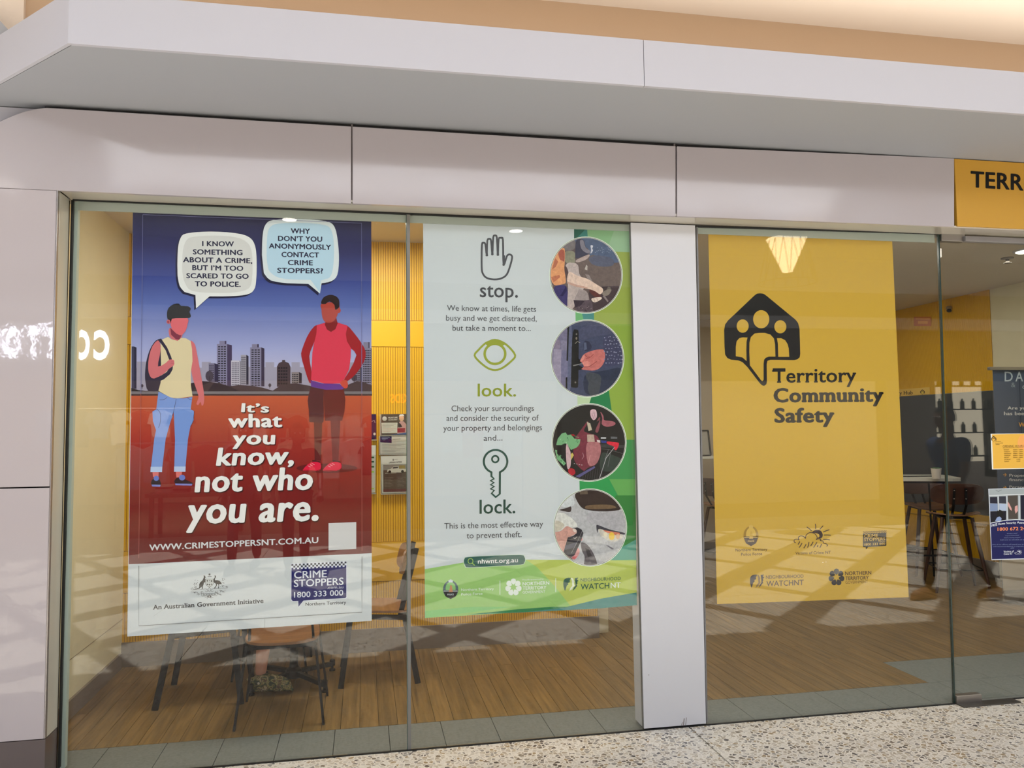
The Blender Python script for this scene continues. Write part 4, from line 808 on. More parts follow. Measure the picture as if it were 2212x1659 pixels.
# 2: hand at a door lock
disc(a, 'door_lock_photo', 1170, 670, 8.295, 820, 865, 642, 680, (64, 70, 94))
for q, c, l in (([(100, 600), (330, 300), (470, 250), (460, 910), (475, 920), (455, 1500), (200, 1300)], (112, 108, 134), 11), ([(215, 690), (355, 705), (345, 1340), (200, 1200)], (146, 138, 160), 12), ([(230, 580), (270, 520), (340, 540), (335, 700), (215, 690)], (128, 118, 138), 12), ([(345, 540), (455, 545), (460, 720), (355, 720)], (126, 122, 146), 12),
    ([(465, 280), (492, 280), (472, 910), (445, 905)], (18, 18, 32), 13), ([(432, 1208), (462, 1198), (455, 1450), (430, 1440)], (18, 18, 32), 13), ([(350, 720), (450, 725), (470, 915), (478, 1180), (400, 1210), (345, 1200)], (112, 110, 138), 12), ([(492, 250), (550, 250), (530, 1450), (455, 1450), (475, 900)], (92, 96, 122), 12),
    ([(548, 345), (640, 345), (668, 380), (658, 1370), (640, 1392), (530, 1385), (524, 1340)], (34, 30, 36), 13), ([(665, 300), (1100, 240), (1300, 420), (900, 480), (670, 560)], (72, 76, 100), 11), ([(750, 540), (860, 560), (910, 680), (820, 740), (750, 720)], (50, 54, 74), 12), ([(760, 580), (800, 580), (810, 700), (760, 720)], (84, 92, 116), 13),
    ([(540, 870), (640, 850), (700, 900), (722, 935), (650, 985), (760, 1030), (700, 1080), (560, 1050)], (14, 12, 18), 14), ([(560, 985), (730, 950), (735, 962), (570, 1005)], (120, 120, 120), 15), ([(740, 1130), (1100, 1090), (1480, 1000), (1400, 1500), (760, 1560)], (44, 52, 72), 11), ([(800, 1100), (1080, 1150), (1050, 1400), (1000, 1560), (880, 1560), (820, 1400), (850, 1290), (790, 1220)], (66, 70, 78), 12),
    ([(1110, 445), (1260, 460), (1500, 640), (1500, 950), (1250, 1010), (1115, 1000), (1140, 850), (1130, 705), (1095, 690)], (62, 64, 90), 13),
    ([(680, 918), (742, 800), (800, 765), (850, 745), (920, 722), (1000, 705), (1132, 700), (1140, 900), (1062, 1030), (940, 1090), (700, 1062), (740, 1030), (760, 1010), (730, 950), (700, 920)], (186, 108, 104), 14),
    ([(730, 960), (750, 920), (800, 905), (870, 930), (880, 990), (820, 1015), (760, 1000)], (206, 132, 124), 16), ([(690, 915), (745, 800), (775, 820), (760, 880), (710, 922)], (204, 134, 126), 16)): a.poly(q, photo_ink(*c), l, 'round' if len(q) > 4 else 0)
for st in ([(790, 870), (860, 850), (930, 790)], [(760, 1020), (860, 1005), (990, 915)], [(780, 800), (820, 845), (860, 830)]): a.stroke(st, 9, (124, 58, 58), 17, sm=4)
for ex, ey in ((625, 430), (605, 1295)): a.ellipse(ex, ey, 15, 17, (110, 106, 104), 15, 12)
a.stroke([(600, 600), (640, 560), (690, 585)], 10, (140, 136, 126), 15); a.ellipse(624, 505, 16, 26, (120, 110, 100), 15, 12)
random.seed(8)
for i in range(7):
    for j in range(8):
        px, py = 1135+i*52+(j % 2)*24+random.uniform(-12, 12), 480+j*66+random.uniform(-14, 14)
        if px < 1480 and py < 1000 and px > 1120: a.ellipse(px, py, random.uniform(9, 18), random.uniform(6, 14), (128, 132, 156), 15, 8)
# 3: bag in a shopping trolley
disc(a, 'trolley_photo', 1170, 840, 7.9, 808, 915, 622, 652, (32, 27, 30))
random.seed(9)
for q, c, l in (([(1010, 1080), (1120, 1090), (1420, 1210), (1340, 1400), (980, 1420)], (52, 62, 58), 11), ([(930, 940), (1420, 960), (1440, 1010), (950, 1000)], (60, 60, 62), 11), ([(560, 850), (645, 735), (790, 535), (800, 570), (705, 720), (780, 750), (850, 770), (960, 800), (1012, 960), (1014, 1100), (940, 1300), (780, 1345), (720, 1420), (560, 1250), (535, 1080)], (112, 48, 62), 12),
    ([(768, 900), (900, 905), (1000, 915), (1016, 1100), (940, 1290), (800, 1335), (755, 1100)], (164, 106, 110), 13), ([(980, 470), (1012, 500), (900, 730), (965, 760), (1010, 560), (985, 520), (880, 660), (860, 730)], (124, 70, 78), 13),
    ([(826, 372), (870, 342), (935, 360), (948, 470), (920, 520), (880, 540), (832, 470)], (204, 170, 180), 15), ([(998, 392), (1020, 400), (1060, 470), (1058, 540), (1180, 545), (1262, 570), (1255, 620), (1120, 655), (1015, 610), (1040, 500)], (152, 88, 98), 15),
    ([(775, 780), (890, 780), (908, 905), (780, 905)], (176, 156, 142), 14), ([(1110, 893), (1200, 905), (1290, 915), (1322, 920), (1316, 970), (1275, 1055), (1232, 1030), (1250, 985), (1112, 940)], (202, 42, 62), 14), ([(770, 560), (830, 590), (860, 700), (800, 720)], (180, 168, 150), 14),
    ([(580, 1490), (900, 1318), (915, 1345), (640, 1515)], (88, 84, 132), 15), ([(940, 870), (1000, 880), (1000, 920), (950, 910)], (206, 190, 190), 14), ([(1010, 880), (1110, 885), (1100, 925), (1020, 920)], (50, 60, 130), 14), ([(1180, 815), (1290, 820), (1290, 850), (1180, 850)], (96, 98, 104), 13), ([(1010, 825), (1100, 825), (1100, 850), (1010, 850)], (170, 172, 176), 13),
    ([(498, 1120), (520, 1085), (550, 1130), (500, 1220)], (196, 176, 92), 16), ([(412, 1000), (430, 915), (480, 1040), (498, 1100), (500, 1330), (440, 1390), (418, 1200)], (192, 162, 168), 15), ([(450, 1372), (500, 1350), (560, 1370), (582, 1440), (520, 1490), (455, 1430)], (172, 30, 50), 16), ([(495, 780), (540, 770), (580, 800), (540, 810)], (150, 28, 40), 13)): a.poly(q, photo_ink(*c), l, 'round' if len(q) > 4 else 0)
for q in ([(250, 955), (275, 850), (345, 760), (410, 745), (440, 790), (500, 780), (560, 850), (662, 860), (650, 935), (600, 1000), (500, 1042), (440, 950), (400, 930), (300, 975)], [(228, 1040), (262, 1200), (380, 1312), (415, 1270), (330, 1180), (300, 1050)]): a.poly(q, (112, 162, 118), 14)
for i in range(40):
    px, py = random.choice([(random.uniform(290, 620), random.uniform(800, 980)), (random.uniform(250, 370), random.uniform(1120, 1280))]); a.poly([(px, py), (px+random.uniform(8, 30), py+random.uniform(-24, 10)), (px+random.uniform(10, 26), py+random.uniform(8, 28))], random.choice([(60, 104, 74), (150, 190, 150), (84, 136, 92)]), 15)
a.poly([(265, 960), (330, 960), (340, 1080), (300, 1150), (262, 1100)], (22, 30, 26), 15)
for st, w, c in (([(1240, 1000), (1100, 1180), (990, 1520)], 9, (176, 174, 178)), ([(1180, 1090), (1130, 1330)], 4, (120, 120, 124)), ([(1140, 1040), (1080, 1200)], 4, (130, 130, 134)), ([(800, 1270), (830, 1130)], 6, (196, 150, 152)), ([(700, 1090), (720, 1150), (690, 1200)], 7, (170, 130, 140)), ([(1000, 1020), (1160, 1040), (1400, 1110)], 4, (110, 110, 112))): a.stroke(st, w, c, 16)
for i in range(9): a.stroke([(700+i*40, 1540), (720+i*40, 1400-i*6)], 3, (92, 84, 96), 16)
for i in range(4): a.ellipse(560+i*42, 1275+i*8, 12, 5, (190, 180, 184), 16, 8)
for st in ([(860, 420), (890, 520)], [(895, 400), (915, 500)]): a.stroke(st, 6, (140, 100, 116), 17)
# 4: key fob in a hand before a car lamp
disc(a, 'key_fob_photo', 1170, 1040, 8.295, 870, 825, 642, 680, (176, 176, 180))
for q, c, l in (([(560, 200), (870, 130), (1250, 220), (1500, 500), (1150, 545), (790, 515), (680, 445)], (54, 42, 40), 11), ([(680, 180), (820, 170), (830, 225), (690, 235)], (96, 82, 70), 12), ([(800, 420), (1250, 410), (1380, 480), (1000, 500), (760, 490)], (110, 88, 66), 12), ([(300, 300), (560, 230), (600, 420), (520, 450), (360, 470)], (196, 200, 204), 11),
    ([(250, 560), (400, 560), (560, 670), (640, 770), (640, 845), (460, 830), (300, 900), (200, 900)], (206, 206, 202), 12), ([(230, 680), (380, 740), (420, 800), (300, 900), (200, 900)], (190, 184, 170), 13), ([(300, 510), (470, 470), (520, 440), (538, 480), (520, 560), (340, 520)], (62, 52, 52), 12), ([(800, 545), (1150, 560), (1500, 500), (1500, 900), (1250, 860), (980, 770), (820, 740)], (168, 166, 172), 11),
    ([(690, 1080), (800, 1110), (900, 1230), (980, 1400), (1010, 1560), (740, 1560), (780, 1350), (720, 1250)], (92, 86, 92), 12), ([(780, 1190), (850, 1220), (900, 1330), (830, 1360)], (50, 46, 52), 13), ([(978, 780), (1000, 775), (1240, 870), (1500, 920), (1500, 960), (1250, 920), (1010, 830), (1010, 940), (985, 880)], (60, 58, 68), 13),
    ([(1002, 835), (1100, 870), (1250, 900), (1480, 950), (1440, 1030), (1300, 1085), (1190, 1060), (1060, 980)], (196, 190, 180), 12), ([(1100, 870), (1400, 920), (1400, 980), (1150, 910)], (206, 120, 96), 13), ([(1150, 1140), (1200, 1150), (1300, 1210), (1260, 1220)], (110, 106, 116), 13),
    ([(200, 915), (350, 892), (415, 820), (460, 797), (530, 830), (560, 845), (625, 885), (632, 925), (545, 975), (470, 1010), (440, 1090), (400, 1290), (300, 1200), (225, 1020)], (194, 146, 136), 14), ([(548, 850), (600, 845), (632, 885), (615, 920), (570, 900)], (222, 196, 188), 15), ([(700, 1010), (735, 1020), (725, 1060), (690, 1055)], (206, 130, 132), 13),
    ([(640, 1165), (692, 1245), (650, 1345), (600, 1402), (540, 1380), (550, 1310)], (204, 146, 146), 14), ([(545, 1350), (640, 1340), (590, 1400), (545, 1385)], (196, 96, 100), 15), ([(380, 1290), (545, 1350), (560, 1450), (740, 1480), (600, 1500)], (120, 100, 96), 12)): a.poly(q, photo_ink(*c), l, 'round' if len(q) > 4 else 0)
a.poly([(540, 835), (640, 822), (715, 860), (750, 925), (705, 1070), (640, 1210), (590, 1320), (535, 1352), (385, 1295), (440, 1100), (470, 1000), (560, 978), (632, 925), (630, 880), (600, 845)], (44, 42, 50), 15)
a.poly([(420, 1150), (650, 1080), (600, 1180), (410, 1230)], (76, 76, 90), 16); a.stroke([(730, 880), (650, 1060), (530, 1290)], 5, (150, 148, 150), 17); a.stroke([(570, 1010), (600, 1025), (630, 990)], 8, (196, 190, 186), 17)
a.ellipse(1255, 980, 52, 70, (222, 182, 70), 15, 20); a.ellipse(1145, 945, 36, 38, (222, 212, 190), 15, 18); a.ellipse(1365, 985, 36, 46, (206, 168, 140), 15, 16)
a.cl = None
a.done({'sleeve_photo': 'round photo of an arm in an orange sleeve inside a car', 'door_lock_photo': 'round photo of a hand at a door lock', 'trolley_photo': 'round photo of vegetables and a red bag in a trolley', 'key_fob_photo': 'round photo of a hand pressing a car key fob'})
# ---------------------------------------------------------------- YELLOW POSTER
p3 = thing('poster', 'plain yellow poster with a house shaped bubble symbol and slab lettering', 'poster', at(1549, 1305, PYY))
sheet(p3, [(1530, 503), (1927, 514), (1963, 1290), (1549, 1305)], ink(190, 154, 60))
a = Art(PYY, p3); a.part = 'house_bubble_symbol'; BK = (32, 30, 36); YW = (190, 154, 60)
def house(a, l, bk, yw):
    a.poly([(430, 592), (448, 579), (470, 576), (495, 579), (515, 592), (725, 765), (744, 790), (754, 830), (759, 1010), (755, 1035), (738, 1050), (715, 1055), (545, 1053), (524, 1060), (518, 1085), (520, 1205), (516, 1228), (500, 1240), (486, 1236), (470, 1222), (380, 1105), (345, 1070), (315, 1057), (262, 1052), (236, 1040), (220, 1015), (216, 960), (213, 840), (220, 800), (240, 772)], bk, l)
    for cx_, cy_, rx, ry in ((479, 762, 58, 65), (346, 811, 43, 48), (616, 816, 43, 47)): a.ellipse(cx_, cy_, rx, ry, yw, l+1, 28)
    a.poly([(398, 1092), (394, 1000), (395, 930), (405, 890), (432, 864), (470, 860), (505, 860), (545, 872), (570, 900), (578, 940), (581, 1030), (535, 1030), (512, 1038), (500, 1052), (496, 1080), (496, 1196), (488, 1206), (478, 1200)], yw, l+1)
    a.poly([(297, 1027), (297, 960), (303, 920), (322, 898), (345, 892), (381, 893), (374, 920), (372, 980), (374, 1062), (345, 1036)], yw, l+1); a.poly([(601, 1032), (599, 940), (592, 898), (622, 898), (650, 912), (668, 940), (676, 970), (680, 1032)], yw, l+1)
a.crop(1500, 460, 3.319); house(a, 2, BK, YW)
a.part = 'title_lettering'
a.text('Territory', 557, 1218, 1160, 1214, 104, BK, 3, .020, 0, (.03, .055)); a.text('Community', 567, 1360, 1356, 1354, 104, BK, 3, .044, 0, (.03, .07)); a.text('Safety', 573, 1505, 1003, 1502, 106, BK, 3, .044, 0, (.03, .07))
a.part = 'partner_emblem'; a.crop(1570, 1120, 8.193); BR = (66, 46, 32)
crest(a, 428, 305, 265, 370, 2, ((150, 118, 50), (200, 166, 80), (58, 42, 34), (190, 154, 72), (196, 164, 86)))
def sunrain(a, c, l, w=1.0):
    for st in ([(1222, 430), (1195, 415), (1193, 385), (1215, 368), (1250, 366), (1280, 378), (1266, 350), (1280, 320), (1320, 308), (1365, 322), (1393, 352), (1400, 305), (1440, 262), (1490, 248), (1550, 265), (1590, 310), (1600, 350), (1580, 375), (1620, 360), (1665, 372), (1655, 392), (1700, 400), (1715, 435), (1760, 450), (1785, 475), (1765, 490)],): a.stroke(st, 13*w, c, l, sm=4)
    for x0, y0, x1, y1 in ((1415, 150, 1500, 222), (1567, 95, 1572, 188), (1705, 128, 1645, 192), (1815, 198, 1705, 240), (1840, 298, 1718, 293), (1822, 380, 1705, 368), (1292, 405, 1260, 462), (1332, 435, 1282, 515), (1403, 455, 1362, 525), (1455, 418, 1430, 515), (1528, 412, 1485, 485), (1595, 420, 1535, 515), (1610, 470, 1600, 505), (1675, 450, 1648, 518)): a.stroke([(x0, y0), ((x0+x1)/2+5, (y0+y1)/2-4), (x1, y1)], 15*w, c, l)
    a.poly([(1510, 240), (1560, 208), (1620, 200), (1670, 225), (1698, 280), (1690, 330), (1655, 355), (1610, 345), (1640, 320), (1630, 280), (1590, 262), (1550, 255)], c, l, 2)
sunrain(a, (52, 34, 24), 3)
a.part = 'partner_lettering'
for t, x0, x1, y0, y1, cp, bo in (('Northern Territory', 155, 716, 585, 570, 50, .006), ('Police Force', 255, 625, 660, 648, 50, .006), ('Victims of Crime NT', 1215, 1840, 640, 622, 48, .008)): a.text(t, x0, y0, x1, y1, cp, BR, 3, bo)
a.crop(1600, 1210, 6.506); DG = (60, 54, 60)
for t, x0, x1, y0, y1, cp, c, bo in (('NEIGHBOURHOOD', 355, 883, 263, 246, 46, (84, 68, 58), .008), ('WATCHNT', 362, 885, 370, 350, 76, (84, 68, 62), .008), ('NORTHERN', 1468, 1836, 213, 201, 52, BR, .014), ('TERRITORY', 1472, 1800, 280, 272, 50, BR, .014), ('GOVERNMENT', 1472, 1786, 333, 322, 40, (100, 74, 36), -.004)): a.text(t, x0, y0, x1, y1, cp, c, 3, bo)
a.part = 'partner_emblem'; rosette(a, 1346, 240, 108, (44, 44, 48), 3, 1.08); nhw(a, 132, 205, 195, 185, (58, 54, 62), (128, 104, 70), 3)
def sub(a, ox, oy, sx): a.crop(ox, oy, sx)
a.part = 'crime_line_emblem'; sub(a, 1500+1494/4.148, 940+830/4.148, 13.827*1800/ (55.4*13.827)*1.0)
crime_logo(a, (38, 36, 34), (52, 44, 34), (196, 160, 74), 2, nt=False)
a.part = 'pin_mark'; a.crop(1570, 1120, 8.193); a.ellipse(1700, 778, 16, 6, (226, 206, 160), 3, 8); a.ellipse(1755, 770, 16, 5, (226, 206, 160), 3, 8)
a.done()
# ---------------------------------------------------------------- yellow shop sign over the door
sgn = thing('shop_sign', 'yellow fascia sign with dark lettering above the glass door', 'sign', at(2066, 490, FY))
s0, s1 = at(2066, 488, FY), at(2066, 343, FY)
B().bbox((s0.x+.004, FY-.004, s0.z-.002), (5.6, FY+.02, s1.z-.002), mat('sign_yellow', (194, 148, 50), .35), .002).build('sign_board', sgn)
a = Art(FY-.0045, sgn); a.part = 'sign_lettering'; a.crop(1900, 300, 3.3173)
a.text('TERRITORY', 652, 347, 1500, 402, 118, (34, 28, 26), 1, .024)
a.done()
# ---------------------------------------------------------------- sheets on the door glass
DY = -.0012
def taped(name, label, pts, m):
    r = thing(name, label, 'notice', at(*pts[3], DY)); q = [at(*p, DY) for p in pts]
    B().prism(q, (0, .0008, 0), m).build('paper_sheet', r); return r
oh = taped('opening_hours_notice', 'yellow opening hours sheet with pale border on the glass door', [(2140, 937), (2232, 936), (2234, 1012), (2143, 1014)], ink(212, 216, 214))
a = Art(DY, oh); a.part = 'notice_print'; a.crop(2100, 780, 7.545)
a.poly([(322, 1196), (990, 1180), (1000, 1740), (345, 1755)], (212, 168, 74), 1); a.poly([(760, 1250), (820, 1205), (990, 1200), (990, 1420), (800, 1440), (740, 1360)], (226, 160, 92), 2, 2)
a.text('OPENING HOURS', 500, 1408, 838, 1398, 34, (84, 66, 40), 3); a.stroke([(500, 1418), (838, 1408)], 4, (84, 66, 40), 3)
for i, (d, t) in enumerate((('MONDAY', '9.00AM - 5.00PM'), ('TUESDAY', '9.00AM - 5.00PM'), ('WEDNESDAY', '9.00AM - 5.00PM'), ('THURSDAY', '9.00AM - 5.00PM'), ('FRIDAY', '9.00AM - 5.00PM'), ('SATURDAY', 'CLOSED'), ('SUNDAY', 'CLOSED'))):
    y = 1456+i*31.5; wd_ = {6: 88, 7: 105, 8: 110, 9: 122}.get(len(d), 90); a.text(d, 516+i*1.6, y, 516+wd_, y-3, 17, (110, 84, 44), 3, .01)
    a.text(t, (665 if 'A' in t else 722), y-2, (828 if 'A' in t else 785), y-5, 17, (110, 84, 44), 3, .01)
a.crop(2100+322/7.545-10, 780+1215/7.545-26, 3.319*2.05*6.6/3.319); 
a.part = 'notice_symbol'; a.crop(2141.2-213/49.5, 942-576/49.5, 49.5); house(a, 3, (60, 50, 40), (222, 176, 74)); a.crop(2100, 780, 7.545)
for t, x0, x1, y in (('Territory', 375, 470, 1318), ('Community', 380, 503, 1344), ('Safety', 384, 448, 1366)): a.text(t, x0, y, x1, y-3, 15, (90, 74, 50), 3, .02)
a.done()
fy = taped('home_security_flyer', 'navy flyer with a photo of windows and an orange phone number on the door', [(2135, 1056), (2232, 1053), (2236, 1207), (2142, 1210)], ink(196, 204, 216))
a = Art(DY, fy); a.part = 'flyer_print'; a.crop(2100, 1000, 6.381)
a.poly([(234, 366), (860, 350), (870, 1310), (274, 1328)], (28, 38, 84), 1); a.part = 'flyer_photo'
a.cl = None
a.poly([(234, 362), (860, 346), (864, 800), (720, 790), (600, 782), (440, 795), (255, 832)], (150, 160, 164), 2)
for q, c in (([(244, 470), (345, 468), (350, 560), (246, 555)], (44, 44, 56)), ([(244, 560), (350, 562), (352, 660), (248, 665)], (120, 138, 170)), ([(370, 462), (465, 460), (470, 560), (372, 555)], (56, 58, 68)), ([(372, 560), (470, 568), (470, 660), (374, 650)], (160, 176, 200)), ([(490, 450), (630, 445), (632, 775), (500, 775)], (74, 70, 66)), ([(665, 445), (860, 440), (860, 790), (670, 775)], (38, 38, 52)), ([(250, 668), (470, 660), (468, 782), (252, 822)], (36, 36, 44)),
             ([(490, 530), (512, 560), (545, 630), (545, 660), (520, 640), (494, 590)], (196, 150, 146)), ([(590, 600), (625, 582), (630, 660), (600, 700), (586, 650)], (196, 150, 146)), ([(345, 660), (380, 645), (425, 665), (428, 710), (400, 760), (350, 740), (340, 700)], (26, 24, 28)), ([(315, 805), (340, 755), (375, 738), (405, 760), (400, 798)], (130, 150, 190))): a.poly(q, c, 3)
for x in (358, 478, 648): a.stroke([(x, 455), (x+5, 800 if x > 400 else 660)], 11, (190, 198, 206), 4)
a.stroke([(236, 450), (480, 440), (860, 432)], 9, (206, 212, 214), 4); a.stroke([(325, 380), (365, 392), (408, 370)], 7, (110, 118, 120), 4)
a.part = 'flyer_print'; a.poly([(254, 836), (440, 796), (600, 783), (720, 791), (868, 803), (872, 900), (260, 900)], (28, 38, 84), 5); a.stroke([(254, 832), (350, 812), (440, 795), (600, 782), (720, 790), (866, 802)], 8, (206, 214, 224), 6)
a.part = 'flyer_lettering'
a.text('FREE', 266, 884, 346, 862, 34, (206, 214, 226), 7, .02); a.text('Home', 358, 858, 455, 846, 30, (206, 214, 226), 7, .02); a.text('Security', 470, 842, 606, 836, 30, (206, 214, 226), 7, .02); a.text('Assessment', 617, 834, 860, 842, 30, (206, 214, 226), 7, .02)
a.text('1800 672 242', 350, 936, 780, 924, 46, (226, 138, 96), 7, .018)
for t, x0, x1, y in (('Already a victim?', 478, 622, 982), ('Or just worried about home?', 458, 645, 1010), ('Seniors, housing program?', 440, 665, 1038), ('Call now to schedule an appointment', 385, 860, 1068), ('One of our officers will attend your property to give', 278, 870, 1132), ('and recommendations to improve your home’s', 292, 870, 1160), ('safety', 528, 580, 1182)): a.text(t, x0, y, x1, y-6, 15, (120, 134, 172), 7)
a.text('Victims of', 433, 1238, 575, 1230, 28, (200, 208, 222), 7, .02); a.text('Crime NT', 436, 1270, 556, 1264, 28, (200, 208, 222), 7, .02)
a.part = 'flyer_symbol'; a.crop(2100+583/6.381-1190/40, 1000+1195/6.381-95/40, 40); sunrain(a, (200, 208, 222), 7, 1.3)
a.done()
# ---------------------------------------------------------------- pull-up banner beyond the door
bY = 2.2
bn = thing('pull_up_banner', 'dark blue pull-up banner on a silver floor base inside the door', 'banner', (5.72, bY, 0))
tl, tr_, bl = at(2150, 797, bY), at(2150, 797, bY), at(2157, 1250, bY)
NB = mat('banner_fabric', (62, 82, 112), .6)
B().box((5.70, bY, .10), (6.55, bY+.004, 2.11), NB).build('banner_sheet', bn)
B().bbox((5.66, bY-.02, 2.105), (6.58, bY+.02, 2.135), STEEL, .004).build('top_rail', bn)
B().bbox((5.62, bY-.10, 0.02), (6.62, bY+.12, .10), STEEL, .02).build('base', bn)
for x_ in (5.72, 6.4): B().bbox((x_, bY-.18, 0), (x_+.05, bY+.2, .02), STEEL, .004).build('foot', bn)
B().box((5.70, bY-.001, .10), (6.55, bY, .52), mat('banner_cream', (206, 192, 166), .6)).build('lower_print', bn)
a = Art(bY-.0012, bn); a.part = 'banner_lettering'; a.crop(2100, 780, 7.545)
LG = (178, 194, 208)
for t, x0, x1, y, cp, bo, c in (('D', 530, 662, 332, 160, .006, LG), ('A', 705, 830, 332, 160, .006, LG), ('M', 880, 1020, 330, 160, .006, LG), ('&', 636, 705, 425, 76, .008, (130, 148, 164)), ('c', 820, 858, 450, 76, .012, LG), ('Are you', 575, 930, 790, 52, .026, (206, 212, 218)), ('has been', 518, 900, 882, 58, .026, (206, 212, 218)), ('W', 757, 860, 1072, 72, .028, (220, 164, 86))): a.text(t, x0, y, x1, y, cp, c, 1, bo)
a.crop(2100, 1000, 6.381)
for t, x0, x1, y, cp, bo, c in (('Property', 512, 790, 190, 38, .018, (206, 212, 220)), ('financial', 510, 780, 250, 38, .018, (206, 212, 220)), ('Personal', 512, 790, 350, 38, .018, (206, 212, 220))): a.text(t, x0, y, x1, y, cp, c, 1, bo)
for y in (163, 340): a.stroke([(428, y), (470, y)], 9, (220, 164, 86), 1); a.stroke([(450, y-22), (472, y), (450, y+22)], 9, (220, 164, 86), 1)
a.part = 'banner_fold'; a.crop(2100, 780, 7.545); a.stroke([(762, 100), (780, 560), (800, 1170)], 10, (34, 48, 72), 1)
a.done()
# ---------------------------------------------------------------- wall lettering strip and orange notice on the right wall
hb = thing('wall_sign', 'pale yellow strip reading community hub above the slate panel', 'sign', (6.495, 4.2, 1.965))
B().box((6.488, 4.02, 1.967), (6.496, 5.4, 2.05), mat('sign_strip', (236, 196, 90), .5)).build('sign_strip', hb)
a = Art(6.4875, hb, axis='x'); a.part = 'sign_lettering'; a.crop(1900, 760, 5.529)
a.text('Territory Community Safety Hub', -487, 546, 395, 508, 44, (64, 48, 34), 1, .016, 0, (.03, .05)); a.crop(1900+484/5.529-213/60, 760+446/5.529-576/60, 56); house(a, 1, (64, 48, 34), (236, 196, 90)); a.done()
on = thing('safety_notice', 'small orange notice on the ribbed wall under the ceiling', 'notice', (6.49, 4.2, 2.8))
a = Art(6.488, on, axis='x'); a.part = 'notice_print'; a.crop(1900, 300, 3.3173)
pts = [onx(1974, 684, 6.488), onx(2011, 684, 6.488), onx(2011, 704, 6.488), onx(1974, 704, 6.488)]
B().prism(pts, (.003, 0, 0), mat('orange_notice', (214, 130, 50), .5)).build('plate', on)
a.poly([(275, 1305), (345, 1305), (345, 1325), (275, 1325)], (226, 160, 80), 1); a.stroke([(258, 1290), (360, 1290)], 8, (226, 160, 80), 1); a.done()
cm = thing('dome_camera', 'small dark dome camera at the top of the ribbed wall', 'camera', (6.47, 3.75, 2.80))
q = onx(2050, 671, 6.47); B().ball(q, .026, BLACKM, (1, 1, .8)).build('dome', cm); B().lathe(q+Vector((0, 0, .02)), [(.03, 0), (.03, .02), (.02, .03)], mat('camera_mount', (150, 130, 90), .5), 14).build('mount', cm)
for x_, y_, lb in ((2176, 557, 'grey sprinkler head under the office ceiling beyond the door'),):
    q = onz(x_, y_, CZ); sk = thing('sprinkler', lb, 'sprinkler', q); B().lathe(q, [(.05, 0), (.05, -.008), (.014, -.012), (.014, -.04), (.03, -.042), (.03, -.046)], mat('dull_metal', (110, 104, 96), .5), 14).build('head', sk)
q = onz(2218, 541, CZ); dl = thing('ceiling_downlight', 'round office downlight at the edge of the view over the door', 'light', q)
B().lathe(q, [(.10, 0), (.10, -.008), (.085, -.01)], PAINT, 20).build('trim_ring', dl); B().lathe(q+Vector((0, 0, -.011)), [(.08, 0), (.08, -.002)], emit('office_lens', (255, 244, 225), 9), 20).build('lens', dl)
# ---------------------------------------------------------------- brochure holders on the yellow partition
WY = 1.846
def holder(label, pts, prints, lab='brochure_holder'):
    q = [at(*p, WY-.03) for p in pts]; r = thing(lab, label, 'brochure holder', (q[3].x, WY-.03, q[3].z), group='brochure holders on the yellow partition')
    B().prism([Vector((p.x, WY-.03, p.z)) for p in q], (0, .022, 0), mat('brochure_paper', (206, 210, 206), .5)).build('paper_stack', r)
    x0, x1 = q[3].x, q[2].x; z0 = q[3].z; z1 = q[0].z
    B().box((x0-.006, WY-.036, z0-.006), (x1+.006, WY-.034, z0+(z1-z0)*.8), glass('acrylic', (.95, .96, .95), 1.35)).build('acrylic_front', r)
    B().box((x0-.006, WY-.034, z0-.008), (x1+.006, WY, z0-.003), mat('acrylic_edge', (196, 204, 204), .2)).box((x0-.009, WY-.034, z0-.006), (x0-.005, WY-.004, z1), mat('acrylic_edge', (196, 204, 204), .2)).build('acrylic_back', r)
    a = Art(WY-.0303, r); prints(a); a.done(); return r
def pr1(a):
    a.part = 'cover_print'; a.crop(800, 860, 6.91)
    a.poly([(165, 240), (560, 236), (560, 545), (165, 550)], (78, 70, 66), 1); a.poly([(165, 368), (405, 366), (400, 520), (172, 524)], (206, 206, 200), 2)
    a.ellipse(212, 306, 34, 34, (190, 190, 186), 2, 16); a.text('FRONTLINE', 268, 304, 405, 298, 22, (206, 204, 198), 2, .02); a.text('AUXILIARY', 268, 336, 405, 330, 22, (206, 204, 198), 2, .02)
    a.poly([(400, 540), (402, 450), (440, 400), (430, 360), (455, 340), (500, 350), (545, 400), (555, 540)], (196, 150, 150), 2); a.ellipse(466, 300, 36, 46, (214, 170, 140), 3, 16); a.poly([(425, 275), (440, 245), (490, 240), (508, 270), (480, 266), (450, 270)], (216, 216, 214), 4)
    a.poly([(400, 450), (520, 445), (515, 510), (405, 515)], (150, 34, 60), 4); a.poly([(420, 370), (450, 380), (480, 430), (420, 440)], (50, 46, 56), 3); a.poly([(300, 545), (560, 510), (560, 545)], (50, 90, 150), 3)
    for i in range(6): a.stroke([(180, 388+i*22), (385-(i % 3)*40, 386+i*22)], 4, (120, 110, 110) if i < 3 else (196, 130, 130), 3)
def pr2(a):
    a.part = 'cover_print'; a.crop(800, 860, 6.91)
    a.poly([(148, 560), (318, 566), (318, 668), (148, 660)], (30, 34, 76), 2)
    for i in range(3): a.stroke([(170, 585+i*18), (290-i*30, 588+i*18)], 4, (150, 160, 190), 3)
    for i in range(8): a.stroke([(175, 690+i*22), (530-(i*67 % 190), 686+i*22)], 4, (136, 140, 140), 2)
    a.poly([(325, 570), (540, 566), (540, 640), (325, 650)], (186, 184, 176), 2); a.stroke([(330, 612), (450, 608)], 8, (110, 110, 100), 3)
